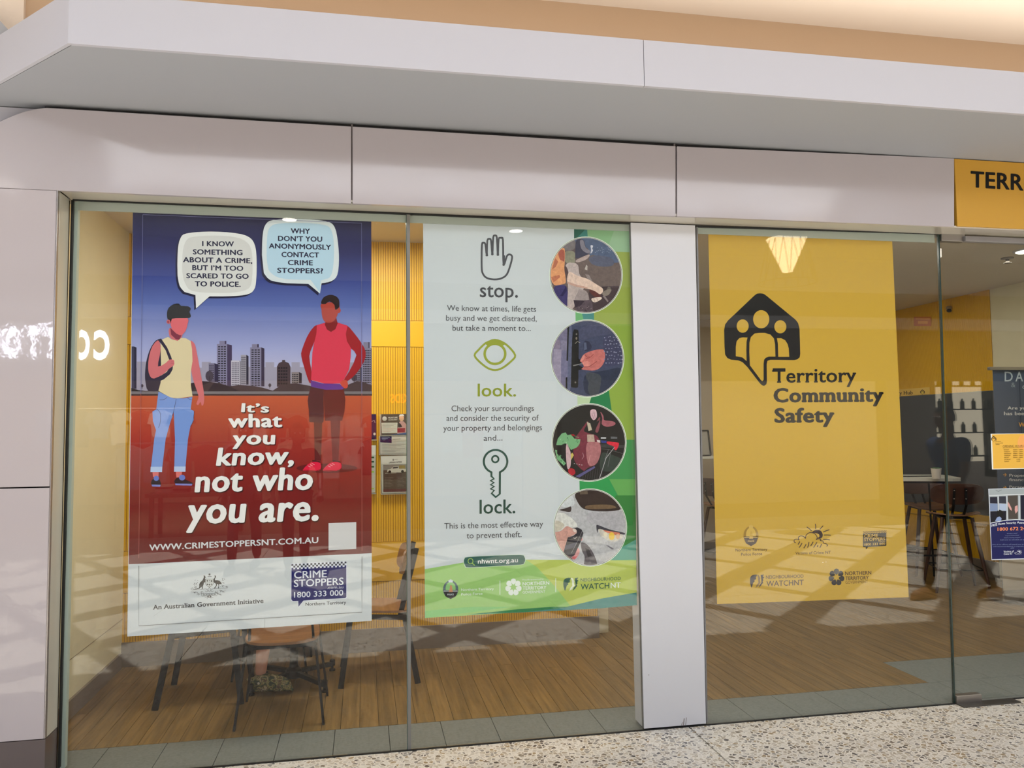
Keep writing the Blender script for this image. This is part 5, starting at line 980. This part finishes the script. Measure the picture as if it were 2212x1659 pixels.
def pr3(a):
    a.part = 'cover_print'; a.crop(800, 860, 6.91)
    a.poly([(192, 995), (560, 988), (560, 1395), (194, 1402)], (84, 74, 70), 1); a.poly([(192, 1000), (560, 990), (560, 1070), (192, 1078)], (140, 138, 136), 2)
    a.poly([(248, 1100), (258, 1065), (310, 1055), (345, 1022), (420, 1018), (425, 1050), (530, 1055), (535, 1095), (470, 1110), (300, 1108)], (206, 204, 198), 3); a.poly([(428, 1005), (515, 1000), (520, 1052), (430, 1054)], (150, 134, 84), 4); a.poly([(345, 1028), (412, 1024), (415, 1046), (330, 1052)], (60, 60, 66), 4)
    a.ellipse(290, 1100, 22, 22, (30, 28, 30), 4, 12); a.ellipse(480, 1095, 22, 22, (30, 28, 30), 4, 12); a.poly([(192, 1360), (560, 1355), (560, 1395), (194, 1402)], (96, 50, 60), 2)
    a.text('LARRAKIA NATION', 278, 972, 470, 962, 22, (74, 74, 74), 2, .02); a.ellipse(342, 922, 12, 16, (120, 122, 122), 2, 12); a.stroke([(360, 915), (410, 912)], 4, (130, 130, 130), 2)
    a.text('GET IN TOUCH', 222, 1130, 385, 1122, 14, (206, 204, 198), 3, .02)
    for i in range(7): a.stroke([(215, 1190+i*22), (345-(i*37 % 60), 1187+i*22)], 3, (150, 142, 136), 2); a.stroke([(405, 1180+i*22), (535-(i*53 % 70), 1178+i*22)], 3, (150, 142, 136), 2)
holder('brochure holder with a dark cover showing a smiling helper, top of its column', [(823.5, 895), (881.5, 894), (881.5, 939), (823.5, 940)], pr1)
holder('brochure holder with pale text sheets and a navy card, middle of its column', [(821, 942), (880.5, 941), (881, 980), (821.5, 981)], pr2)
holder('brochure holder with a grey leaflet showing a white utility truck, lowest of its column', [(823.5, 985), (881.5, 983), (882, 1064), (825, 1066)], pr3)
def pr4(a): a.part = 'cover_print'; a.crop(800, 860, 6.91); a.poly([(-30, 240), (84, 238), (86, 610), (-30, 612)], (34, 40, 76), 1); a.ellipse(62, 535, 18, 20, (206, 206, 206), 2, 14); a.stroke([(20, 350), (60, 330), (70, 370)], 5, (206, 206, 210), 2)
def pr5(a):
    a.part = 'cover_print'; a.crop(800, 860, 6.91)
    for y, c in ((885, (60, 90, 60)), (950, (50, 90, 70)), (1025, (60, 100, 60)), (1100, (150, 196, 90)), (1350, (170, 200, 100))): a.poly([(-20, y-12), (56, y-12), (56, y+12), (-20, y+12)], c, 1)
holder('brochure holder with a navy cover at the edge of the crime poster, upper one', [(796, 895), (812, 894.5), (812.5, 948), (796, 949)], pr4)
holder('brochure holder with green and white sheets at the edge of the crime poster, lower one', [(796, 962), (812, 962), (810.5, 1064), (796, 1065)], pr5)
# ---------------------------------------------------------------- cafe chairs: flat black bars, plywood seat and curved plywood back (local: sitter faces +y)
def make_chair(name, label):
    r = thing(name, label, 'chair', group='black framed plywood chairs round the small table')
    sd = (0, 1, 0)
    for s in (-1, 1):
        xt, xb = s*.185, s*.235
        B().bar((xt, .175, .425), (xb, .235, 0), .034, .012, sd, BLACKM).build('leg', r)
        B().bar((xt, -.165, .425), (xb, -.245, 0), .036, .012, sd, BLACKM).build('leg', r)
        B().bar((xt, -.185, .405), (xt, .185, .43), .03, .012, (0, 0, 1), BLACKM).build('seat_rail', r)
        B().bar((xt-s*.01, -.135, .41), (xt-s*.035, -.245, .84), .032, .012, sd, BLACKM).build('back_post', r)
    B().bar((-.185, -.15, .412), (.185, -.15, .412), .026, .012, (0, 0, 1), BLACKM).build('cross_rail', r)
    B().bar((-.185, .165, .424), (.185, .165, .424), .026, .012, (0, 0, 1), BLACKM).build('cross_rail', r)
    def seat(u, v):
        x = (u-.5)*2; y = (v-.5)*2; e = (abs(x)**4+abs(y)**4)**.25 or 1; m_ = max(abs(x), abs(y)) or 1; k = m_/e
        px, py = x*k*(.198-.012*y), y*k*.205+.01
        return (px, py, .446+.010*x*x+(.010*y if y < 0 else -.012*y*y)+.004)
    B().sheet(seat, 14, 14, .014, PLYW).build('seat', r, smooth=True)
    def back(u, v):
        x = (u-.5)*2; z = (v-.5)*2; e = (abs(x)**4+abs(z)**4)**.25 or 1; m_ = max(abs(x), abs(z)) or 1; k = m_/e
        return (x*k*.205, -.196+.045*(x*k)**2-.022*z*k, .755+z*k*.088)
    B().sheet(back, 14, 8, .012, PLYW).build('backrest', r, smooth=True)
    return r
ch0 = make_chair('cafe_chair', 'empty plywood cafe chair nearest the glass, its back to the concourse')
ch0.location = (-.45, .70, 0)
for loc, rz, lb in (((-.945, 1.12, 0), -PI/2, 'plywood cafe chair nearest the cream side wall, facing the small table'), ((.095, 1.28, 0), PI/2, 'plywood cafe chair whose back shows between the crime poster and the green poster'), ((-.60, 1.575, 0), PI, 'plywood cafe chair against the yellow partition, with a person on it')):
    c = copy_tree(ch0); c.location = loc; c.rotation_euler = (0, 0, rz); c['label'] = lb
tb = thing('cafe_table', 'small round table on a black pedestal with star feet behind the crime poster', 'table', (-.44, 1.24, 0))
TC_ = Vector((-.44, 1.24, 0))
B().lathe(TC_, [(.28, .715), (.30, .72), (.30, .735), (.295, .74), (.02, .74)], PLYW, 40).build('tabletop', tb, smooth=True)
B().lathe(TC_, [(.022, .05), (.026, .06), (.026, .70), (.09, .705), (.09, .715)], BLACKM, 20).build('pedestal', tb, smooth=True)
B().lathe(TC_, [(.05, .035), (.05, .085), (.03, .10), (.026, .12)], BLACKM, 20).build('hub', tb, smooth=True)
for an in (45, 135, 225, 315):
    d = Vector((math.cos(math.radians(an-4)), math.sin(math.radians(an-4)), 0))
    f = B().bar(TC_+d*.03+Vector((0, 0, .065)), TC_+d*.31+Vector((0, 0, .045)), .03, .026, Vector((-d.y, d.x, 0)), BLACKM).build('foot', tb)
    B().lathe(TC_+d*.31, [(.02, 0), (.02, .012), (.008, .016), (.008, .03), (.018, .034), (.018, .07), (.012, .075)], BLACKM, 12).build('leveller', f)
# ---------------------------------------------------------------- people
def skin_mesh(name, verts, edges, radii, m, parent, sub=2):
    me = bpy.data.meshes.new(name); me.from_pydata([Vector(v) for v in verts], edges, []); o = bpy.data.objects.new(name, me); C.objects.link(o)
    md = o.modifiers.new('s', 'SKIN'); md.use_smooth_shade = True
    for i, sv in enumerate(me.skin_vertices[0].data):
        r_ = radii[i]; sv.radius = r_ if isinstance(r_, tuple) else (r_, r_); sv.use_root = (i == 0)
    s2 = o.modifiers.new('u', 'SUBSURF'); s2.levels = sub; s2.render_levels = sub
    ev = o.evaluated_get(bpy.context.evaluated_depsgraph_get()); nm = bpy.data.meshes.new_from_object(ev)
    for p in nm.polygons: p.use_smooth = True
    nm.materials.clear(); nm.materials.append(m)
    bpy.data.objects.remove(o); bpy.data.meshes.remove(me)
    off = Vector(); q = parent
    while q: off += q.location; q = q.parent
    for v in nm.vertices: v.co -= off
    nm.name = name; o = bpy.data.objects.new(name, nm); C.objects.link(o); o.parent = parent; return o
def chainmesh(name, chains, m, parent, sub=2):
    """chains: lists of (point, radius); points equal to an existing one join there"""
    V, R_, E, ix = [], [], [], {}
    for ch in chains:
        prev = None
        for p, r_ in ch:
            k = tuple(round(c, 4) for c in p)
            if k not in ix: ix[k] = len(V); V.append(p); R_.append(r_)
            if prev is not None and prev != ix[k]: E.append((prev, ix[k]))
            prev = ix[k]
    return skin_mesh(name, V, E, R_, m, parent, sub)
SKIN = mat('skin_light', (206, 150, 128), .5); SKIND = mat('skin_dark', (104, 70, 52), .5); HAIRB = mat('hair_dark', (28, 22, 20), .7)
def head(c, fwd, skin, hair, root, s=1.0):
    """head centred at c looking along fwd (flat)"""
    f = Vector(fwd).normalized(); r = Vector((f.y, -f.x, 0)); u = Vector((0, 0, 1))
    bm = bmesh.new(); bmesh.ops.create_uvsphere(bm, u_segments=24, v_segments=18, radius=1)
    for v in bm.verts:
        x, y, z = v.co; jaw = 1-.22*max(0, -z); ff = .098*y*(jaw if y > 0 else 1)+(.012 if z < -.2 and y > .5 else 0)
        n_ = .020*math.exp(-((x/.16)**2+((z+.12)/.22)**2)) if y > 0 else 0
        e_ = -.008*sum(math.exp(-(((x-q)/.16)**2+((z-.08)/.12)**2)) for q in (-.36, .36)) if y > 0 else 0
        v.co = Vector(c)+(r*(.076*x*jaw)+f*(ff+n_+e_)+u*(.118*z))*s
    b = B().bm(bm, skin)
    for q in (-1, 1): b.ball(Vector(c)+(r*q*.078-f*.004+u*-.005)*s, .026*s, skin, (.45, .7, 1.1), 8)
    hd_ = b.build('head', root, smooth=True)
    eb = B()
    for q in (-1, 1): eb.ball(Vector(c)+(r*q*.029+f*.086+u*.009)*s, .011*s, mat('eye_white', (222, 218, 212), .2), n=8).ball(Vector(c)+(r*q*.029+f*.0945+u*.009)*s, .005*s, HAIRB, n=6)
    eb.build('eye', hd_, smooth=True)
    B().tube([Vector(c)+(r*(-.024+.012*i)+f*(.092-.004*abs(i-2))-u*.052)*s for i in range(5)], .004*s, mat('lips', (156, 92, 84), .5), 6).build('mouth', hd_, smooth=True)
    bm = bmesh.new(); bmesh.ops.create_uvsphere(bm, u_segments=20, v_segments=14, radius=1)
    kill = [v for v in bm.verts if v.co.z < (.30 if v.co.y > .1 else -.35) ]; bmesh.ops.delete(bm, geom=kill, context='VERTS')
    for v in bm.verts: x, y, z = v.co; v.co = Vector(c)+(r*.084*x+f*(.106*y-.004)+u*(.128*z+.002))*s
    B().bm(bm, hair).build('hair', root, smooth=True)
def hand(w, d, up, skin, root, s=1.0, curl=.5):
    """palm at wrist w pointing along d, five separate fingers"""
    d = Vector(d).normalized(); n = Vector(up); n = (n-d*n.dot(d)).normalized(); sde = d.cross(n)
    b = B(); p0 = Vector(w); palm = p0+d*.085*s
    b.tube([p0-d*.01, p0+d*.03*s, palm], [.022*s, .034*s, .032*s], skin, 8)
    for i, (o_, l_) in enumerate(((-.030, .062), (-.010, .072), (.010, .068), (.029, .054))):
        a = palm+sde*o_*s-d*.012; m1 = a+(d*math.cos(curl*.6)-n*math.sin(curl*.6))*l_*.5*s; m2 = m1+(d*math.cos(curl*1.6)-n*math.sin(curl*1.6))*l_*.5*s
        b.tube([a, m1, m2], [.0095*s, .009*s, .0065*s], skin, 6)
    a = p0+d*.025*s-sde*.028*s; b.tube([a, a+(d*.6-sde*.8)*.035*s, a+(d*.95-sde*.75)*.06*s], [.012*s, .010*s, .008*s], skin, 6)
    return b.build('hand', root, smooth=True)
def person(label, root_loc, J, cols, fwd, feet=None, group=None):
    """J: joint points; cols: skin, top, trousers, hair, shoe"""
    r = thing('person', label, 'person', root_loc, group=group); sk, top, tro, hr, sho = cols
    j = {k: Vector(v) for k, v in J.items()}
    mid = lambda a, b_, t=.5: j[a].lerp(j[b_], t)
    body = [[(j['pel'], .10), (mid('pel', 'chest'), .10), (j['chest'], (.12, .10)), (j['neck'], .052), (j['head'], .05)]]
    for s in 'LR':
        body.append([(j['chest'], (.12, .10)), (j['sh'+s], .056), (mid('sh'+s, 'el'+s), .044), (j['el'+s], .037), (mid('el'+s, 'wr'+s), .033), (j['wr'+s], .024)])
        body.append([(j['pel'], .10), (j['hip'+s], .085), (mid('hip'+s, 'kn'+s), .072), (j['kn'+s], .052), (mid('kn'+s, 'an'+s, .35), .052), (j['an'+s], .034)])
    chainmesh('body', body, sk, r)
    shirt = [[(j['pel'], .118), (mid('pel', 'chest'), .125), (j['chest'], (.145, .122)), (j['chest'].lerp(j['neck'], .75), .066)]]
    for s in 'LR': shirt.append([(j['chest'], (.145, .122)), (j['sh'+s], .072), (mid('sh'+s, 'el'+s, .75), .056)])
    chainmesh('shirt', shirt, top, r)
    tr_ = []
    for s in 'LR': tr_.append([(j['pel'], .122), (j['hip'+s], .10), (mid('hip'+s, 'kn'+s), .084)]+([(mid('hip'+s, 'kn'+s, .85), .074)] if feet == 'bare' else [(j['kn'+s], .066), (mid('kn'+s, 'an'+s), .062), (j['an'+s].lerp(j['kn'+s], .08), .052)]))
    chainmesh('shorts' if feet == 'bare' else 'trousers', tr_, tro, r)
    head(j['head'], fwd, sk, hr, r)
    for s in 'LR':
        hand(j['wr'+s], (j['wr'+s]-j['el'+s]), (-.2, 0, 1) if feet == 'bare' else (0, 0, 1), sk, r)
        fd = Vector(J.get('toe'+s, Vector(fwd))).normalized(); a = j['an'+s]; g = max(0, a.z-.085)
        def shoe(u, v):
            t = u; w_ = .050*(math.sin(PI*min(.97, max(.05, t*.92+.05)))**.38)*(.8+.25*t); ang = 2*PI*v; h_ = .125-.04*t
            sd = Vector((-fd.y, fd.x, 0)); return a-fd*.07+fd*(.27*t)+sd*(w_*math.cos(ang))+Vector((0, 0, g-a.z+.0+h_/2*(1+math.sin(ang))*(math.sin(PI*min(1, max(.05, t)))**.25)))
        bb = B(); n1, n2 = 12, 14; vs = [shoe(i/n1, k/n2) for i in range(n1+1) for k in range(n2)]
        fs = [(i*n2+k, i*n2+(k+1) % n2, (i+1)*n2+(k+1) % n2, (i+1)*n2+k) for i in range(n1) for k in range(n2)]+[tuple(range(n2))[::-1], tuple(n1*n2+k for k in range(n2))]
        o = recalc(bb.add(vs, fs, sho).build('clog' if feet == 'bare' else 'shoe', r, smooth=True))
        if feet == 'bare':
            sd = Vector((-fd.y, fd.x, 0)); 
            B().ball(a-fd*.0+sd*-.041+Vector((0, 0, g-a.z+.062)), .008, mat('rivet_white', (226, 226, 222), .4), n=8).build('rivet', o, smooth=True)
            B().tube([a+fd*.0-sd*.040+Vector((0, 0, g-a.z+.062)), a-fd*.05-sd*.036+Vector((0, 0, g-a.z+.072)), a-fd*.078+Vector((0, 0, g-a.z+.074)), a-fd*.05+sd*.036+Vector((0, 0, g-a.z+.072)), a+sd*.040+Vector((0, 0, g-a.z+.062))], .007, sho, 6).build('heel_strap', o, smooth=True)
    return r
def camo():
    m = bpy.data.materials.new('camouflage_foam'); m.use_nodes = True; nt = m.node_tree; p = nt.nodes['Principled BSDF']; tc = nt.nodes.new('ShaderNodeTexCoord')
    n = nt.nodes.new('ShaderNodeTexNoise'); n.inputs['Scale'].default_value = 26; n.inputs['Distortion'].default_value = 1.2; cr = nt.nodes.new('ShaderNodeValToRGB'); cr.color_ramp.interpolation = 'CONSTANT'
    nt.links.new(tc.outputs['Object'], n.inputs['Vector']); nt.links.new(n.outputs['Fac'], cr.inputs[0]); nt.links.new(cr.outputs[0], p.inputs['Base Color']); e = cr.color_ramp.elements
    for _ in range(3): e.new(.5)
    for i, (t, c) in enumerate(((0, (40, 58, 44)), (.42, (70, 82, 52)), (.49, (168, 162, 108)), (.55, (96, 78, 58)), (.62, (196, 188, 150)))): e[i].position = t; e[i].color = L(c)
    p.inputs['Roughness'].default_value = .6; return m
person('person seated at the small table, bare shin and camouflage clog showing below the crime poster', (-.60, 1.62, 0),
    dict(pel=(-.60, 1.62, .56), chest=(-.60, 1.66, .92), neck=(-.60, 1.66, 1.10), head=(-.60, 1.63, 1.23), shL=(-.44, 1.66, 1.03), shR=(-.76, 1.66, 1.03), elL=(-.37, 1.55, .82), elR=(-.84, 1.52, .80), wrL=(-.44, 1.36, .775), wrR=(-.66, 1.34, .775),
         hipL=(-.52, 1.58, .53), hipR=(-.68, 1.58, .53), knR=(-.60, 1.20, .50), anR=(-.625, 1.05, .10), knL=(-.47, 1.22, .60), anL=(-.70, 1.16, .60), toeR=(1, -.10, 0), toeL=(-.9, -.3, 0)),
    (SKIN, mat('grey_tee', (120, 124, 130), .8), mat('dark_shorts', (60, 58, 62), .8), HAIRB, camo()), (0, -1, 0), 'bare')
# passers-by in the concourse, outside the view but mirrored in the glass
def walker(x, y, s, ang, label, cols, stride=.33):
    f = Vector((math.cos(ang), math.sin(ang), 0)); r = Vector((f.y, -f.x, 0)); o = Vector((x, y, 0)); P_ = lambda a, b_, z: o+(f*a+r*b_)*s+Vector((0, 0, z*s))
    return person(label, (x, y, 0), dict(pel=P_(0, 0, .93), chest=P_(.02, 0, 1.28), neck=P_(.02, 0, 1.48), head=P_(.05, 0, 1.62), shL=P_(.02, -.19, 1.42), shR=P_(.02, .19, 1.42), elL=P_(-.12, -.26, 1.14), elR=P_(.10, .26, 1.14), wrL=P_(-.04, -.26, .90), wrR=P_(.28, .24, .96),
        hipL=P_(0, -.10, .90), hipR=P_(0, .10, .90), knL=P_(.16, -.10, .50), knR=P_(-.06, .10, .48), anL=P_(.20, -.10, .09/s), anR=P_(-stride, .10, .11/s)), cols, f)
walker(5.35, -2.35, 1.03, PI*.98, 'person in a blue shirt walking past in the concourse', (SKIND, mat('blue_shirt', (58, 72, 104), .8), mat('black_trousers', (26, 26, 30), .8), HAIRB, mat('tan_boot', (150, 104, 60), .6)))
walker(-1.35, -5.6, 1.0, PI*.55, 'person in dark clothes standing mid-concourse', (SKIND, mat('black_top', (26, 26, 30), .8), mat('black_trousers', (26, 26, 30), .8), HAIRB, mat('black_shoe', (20, 20, 22), .5)), .1)
walker(-.75, -5.2, .98, PI*.45, 'person in a charcoal top standing mid-concourse', (SKIND, mat('charcoal_top', (44, 44, 50), .8), mat('black_trousers', (26, 26, 30), .8), HAIRB, mat('black_shoe', (20, 20, 22), .5)), .08)
# ---------------------------------------------------------------- bar table, stools, pot beyond the yellow poster
ST = DKW; SHELL = mat('walnut_shell', (72, 42, 32), .35, noise=.12, nscale=20); SEATW = wood('stool_seat_wood', (116, 80, 54), (146, 106, 74), 'X')
def make_stool(label):
    """walnut shell stool, sitter faces +y"""
    r = thing('bar_stool', label, 'stool', group='walnut shell bar stools at the white bar table')
    for sx in (-1, 1):
        for sy in (-1, 1):
            a, b_ = Vector((sx*.13, sy*.12, .71)), Vector((sx*.235, sy*.225, 0)); d = (b_-a)
            B().tube([a, a+d*.5, b_], [.018, .019, .012], ST, 10).build('leg', r, smooth=True)
    fr = [Vector((sx*.203, sy*.193, .22)) for sx, sy in ((-1, -1), (1, -1), (1, 1), (-1, 1), (-1, -1))]
    for p, q in zip(fr, fr[1:]): B().tube([p, q], .006, BLACKM, 8).build('foot_rail', r)
    B().bbox((-.13, -.12, .695), (.13, .12, .712), BLACKM, .003).build('seat_plate', r)
    def seat(u, v):
        x = (u-.5)*2; y = (v-.5)*2; e = (abs(x)**3+abs(y)**3)**(1/3) or 1; k = (max(abs(x), abs(y)) or 1)/e; x, y = x*k, y*k
        return (x*.225, y*.20+.01, .722+.035*x*x-(.02*y if y > .3 else 0)+(.02*y*y if y < 0 else 0))
    B().sheet(seat, 16, 16, .012, SEATW).build('seat', r, smooth=True)
    def back(u, v):
        x = (u-.5)*2; z = (v-.5)*2; e = (abs(x)**3.4+abs(z)**3.4)**(1/3.4) or 1; k = (max(abs(x), abs(z)) or 1)/e; x, z = x*k, z*k
        return (x*.235, -.215+.07*x*x-.03*z, .94+z*.10)
    B().sheet(back, 16, 10, .011, SHELL).build('backrest', r, smooth=True)
    for s in (-1, 1):
        B().bar((s*.05, -.13, .71), (s*.055, -.225, .84), .022, .008, (1, 0, 0), BLACKM).build('back_strut', r); o = B().bar((s*.055, -.225, .84), (s*.05, -.252, 1.0), .022, .008, (1, 0, 0), BLACKM).build('back_strut', r)
        for z, y in ((.90, -.236), (.98, -.252)): B().ball((s*.052, y-.006, z), .006, STEEL, n=8).build('screw', o)
    return r
s0 = make_stool('walnut bar stool nearest the door with its shell back to the glass'); s0.location = (5.70, 2.78, 0); s0.rotation_euler = (0, 0, -.42)
s1 = copy_tree(s0); s1.location = (at(1968, 1020, 3.85).x, 3.62, 0); s1.rotation_euler = (0, 0, PI-.25); s1['label'] = 'walnut bar stool behind the white bar table, facing the door'
s2 = copy_tree(s0); s2.location = (4.0, 4.25, 0); s2.rotation_euler = (0, 0, -1.2); s2['label'] = 'bar stool seen in the narrow gap between the white column and yellow poster'
bt = thing('bar_table', 'white topped bar table on a thin black frame beyond the yellow poster', 'table', (5.45, 3.35, 0))
WT = mat('white_laminate', (216, 216, 208), .35); rot = -.42
def bp(x, y, z): c, s_ = math.cos(rot), math.sin(rot); return Vector((5.42+x*c-y*s_, 3.35+x*s_+y*c, z))
ol = [(-.9, -.33), (.52, -.33), (.60, -.30), (.63, -.2), (.63, .2), (.60, .30), (.52, .33), (-.9, .33)]
recalc(B().prism([bp(x, y, 1.045) for x, y in ol], (0, 0, .03), WT).build('tabletop', bt))
for x in (-.7, .45):
    for y in (-.26, .26): B().tube([bp(x, y, 1.045), bp(x*1.05, y*1.1, 0)], .010, BLACKM, 8).build('leg', bt)
    B().tube([bp(x, -.26, 1.03), bp(x, .26, 1.03)], .010, BLACKM, 8).build('rail', bt)
for y, z in ((-.26, .30), (.26, .30), (.26, 1.03), (-.26, 1.03)): B().tube([bp(-.72, y*1.05, z), bp(.47, y*1.05, z)], .009, BLACKM, 8).build('rail', bt)
q = onz(2023, 1034, 1.076); pt = thing('succulent_pot', 'small white pot with a green succulent on the white bar table', 'plant', q)
B().lathe(q, [(.038, 0), (.048, .10), (.050, .102), (.045, .102), (.044, .09), (.01, .088)], mat('white_ceramic', (222, 214, 204), .4), 24).build('pot', pt, smooth=True)
random.seed(4); LF = mat('succulent_leaf', (70, 112, 64), .5)
for i in range(22):
    an = i*2.4; ti = .25+.03*i % 1.1; l_ = .045-.001*i; d = Vector((math.cos(an)*math.cos(ti), math.sin(an)*math.cos(ti), math.sin(ti))); a_ = q+Vector((0, 0, .09))
    B().tube([a_+d*.006, a_+d*l_*.6, a_+d*l_], [.004, .009, .002], LF, 6).build('leaf', pt, smooth=True)
pn = thing('pen', 'black pen lying on the white bar table', 'pen', bp(.2, -.1, 1.08)); B().tube([bp(.1, -.12, 1.081), bp(.42, -.05, 1.081)], .005, BLACKM, 8).build('barrel', pn)
# high white table and framed picture seen in the gap between column and yellow poster
ht = thing('high_table', 'white high table in the gap between the white column and yellow poster', 'table', (4.3, 4.95, 0))
B().bbox((3.75, 4.7, 1.235), (4.9, 5.3, 1.262), WT, .004).build('tabletop', ht)
for x in (3.85, 4.8):
    for y in (4.78, 5.22): B().box((x-.02, y-.02, 0), (x+.02, y+.02, 1.235), BLACKM).build('leg', ht)
fq = at(1515, 986, 4.9); fr_ = thing('picture_frame', 'black framed picture leaning on the high white table', 'picture frame', (fq.x, 4.9, 1.262))
FX = fq.x
for a_, b_ in (((-.12, 0, 0), (.12, 0, 0)), ((-.12, .06, .30), (.12, .06, .30)), ((-.12, 0, 0), (-.12, .06, .30)), ((.12, 0, 0), (.12, .06, .30))): B().bar(Vector((FX-.02, 4.85, 1.272))+Vector(a_), Vector((FX-.02, 4.85, 1.272))+Vector(b_), .018, .015, (0, 1, 0), BLACKM).build('frame_side', fr_)
B().prism([Vector((FX-.02, 4.855, 1.275))+Vector(v) for v in ((-.11, 0, 0), (.11, 0, 0), (.11, .06, .29), (-.11, .06, .29))], (0, .004, 0), mat('picture_print', (150, 146, 138), .5)).build('picture', fr_)
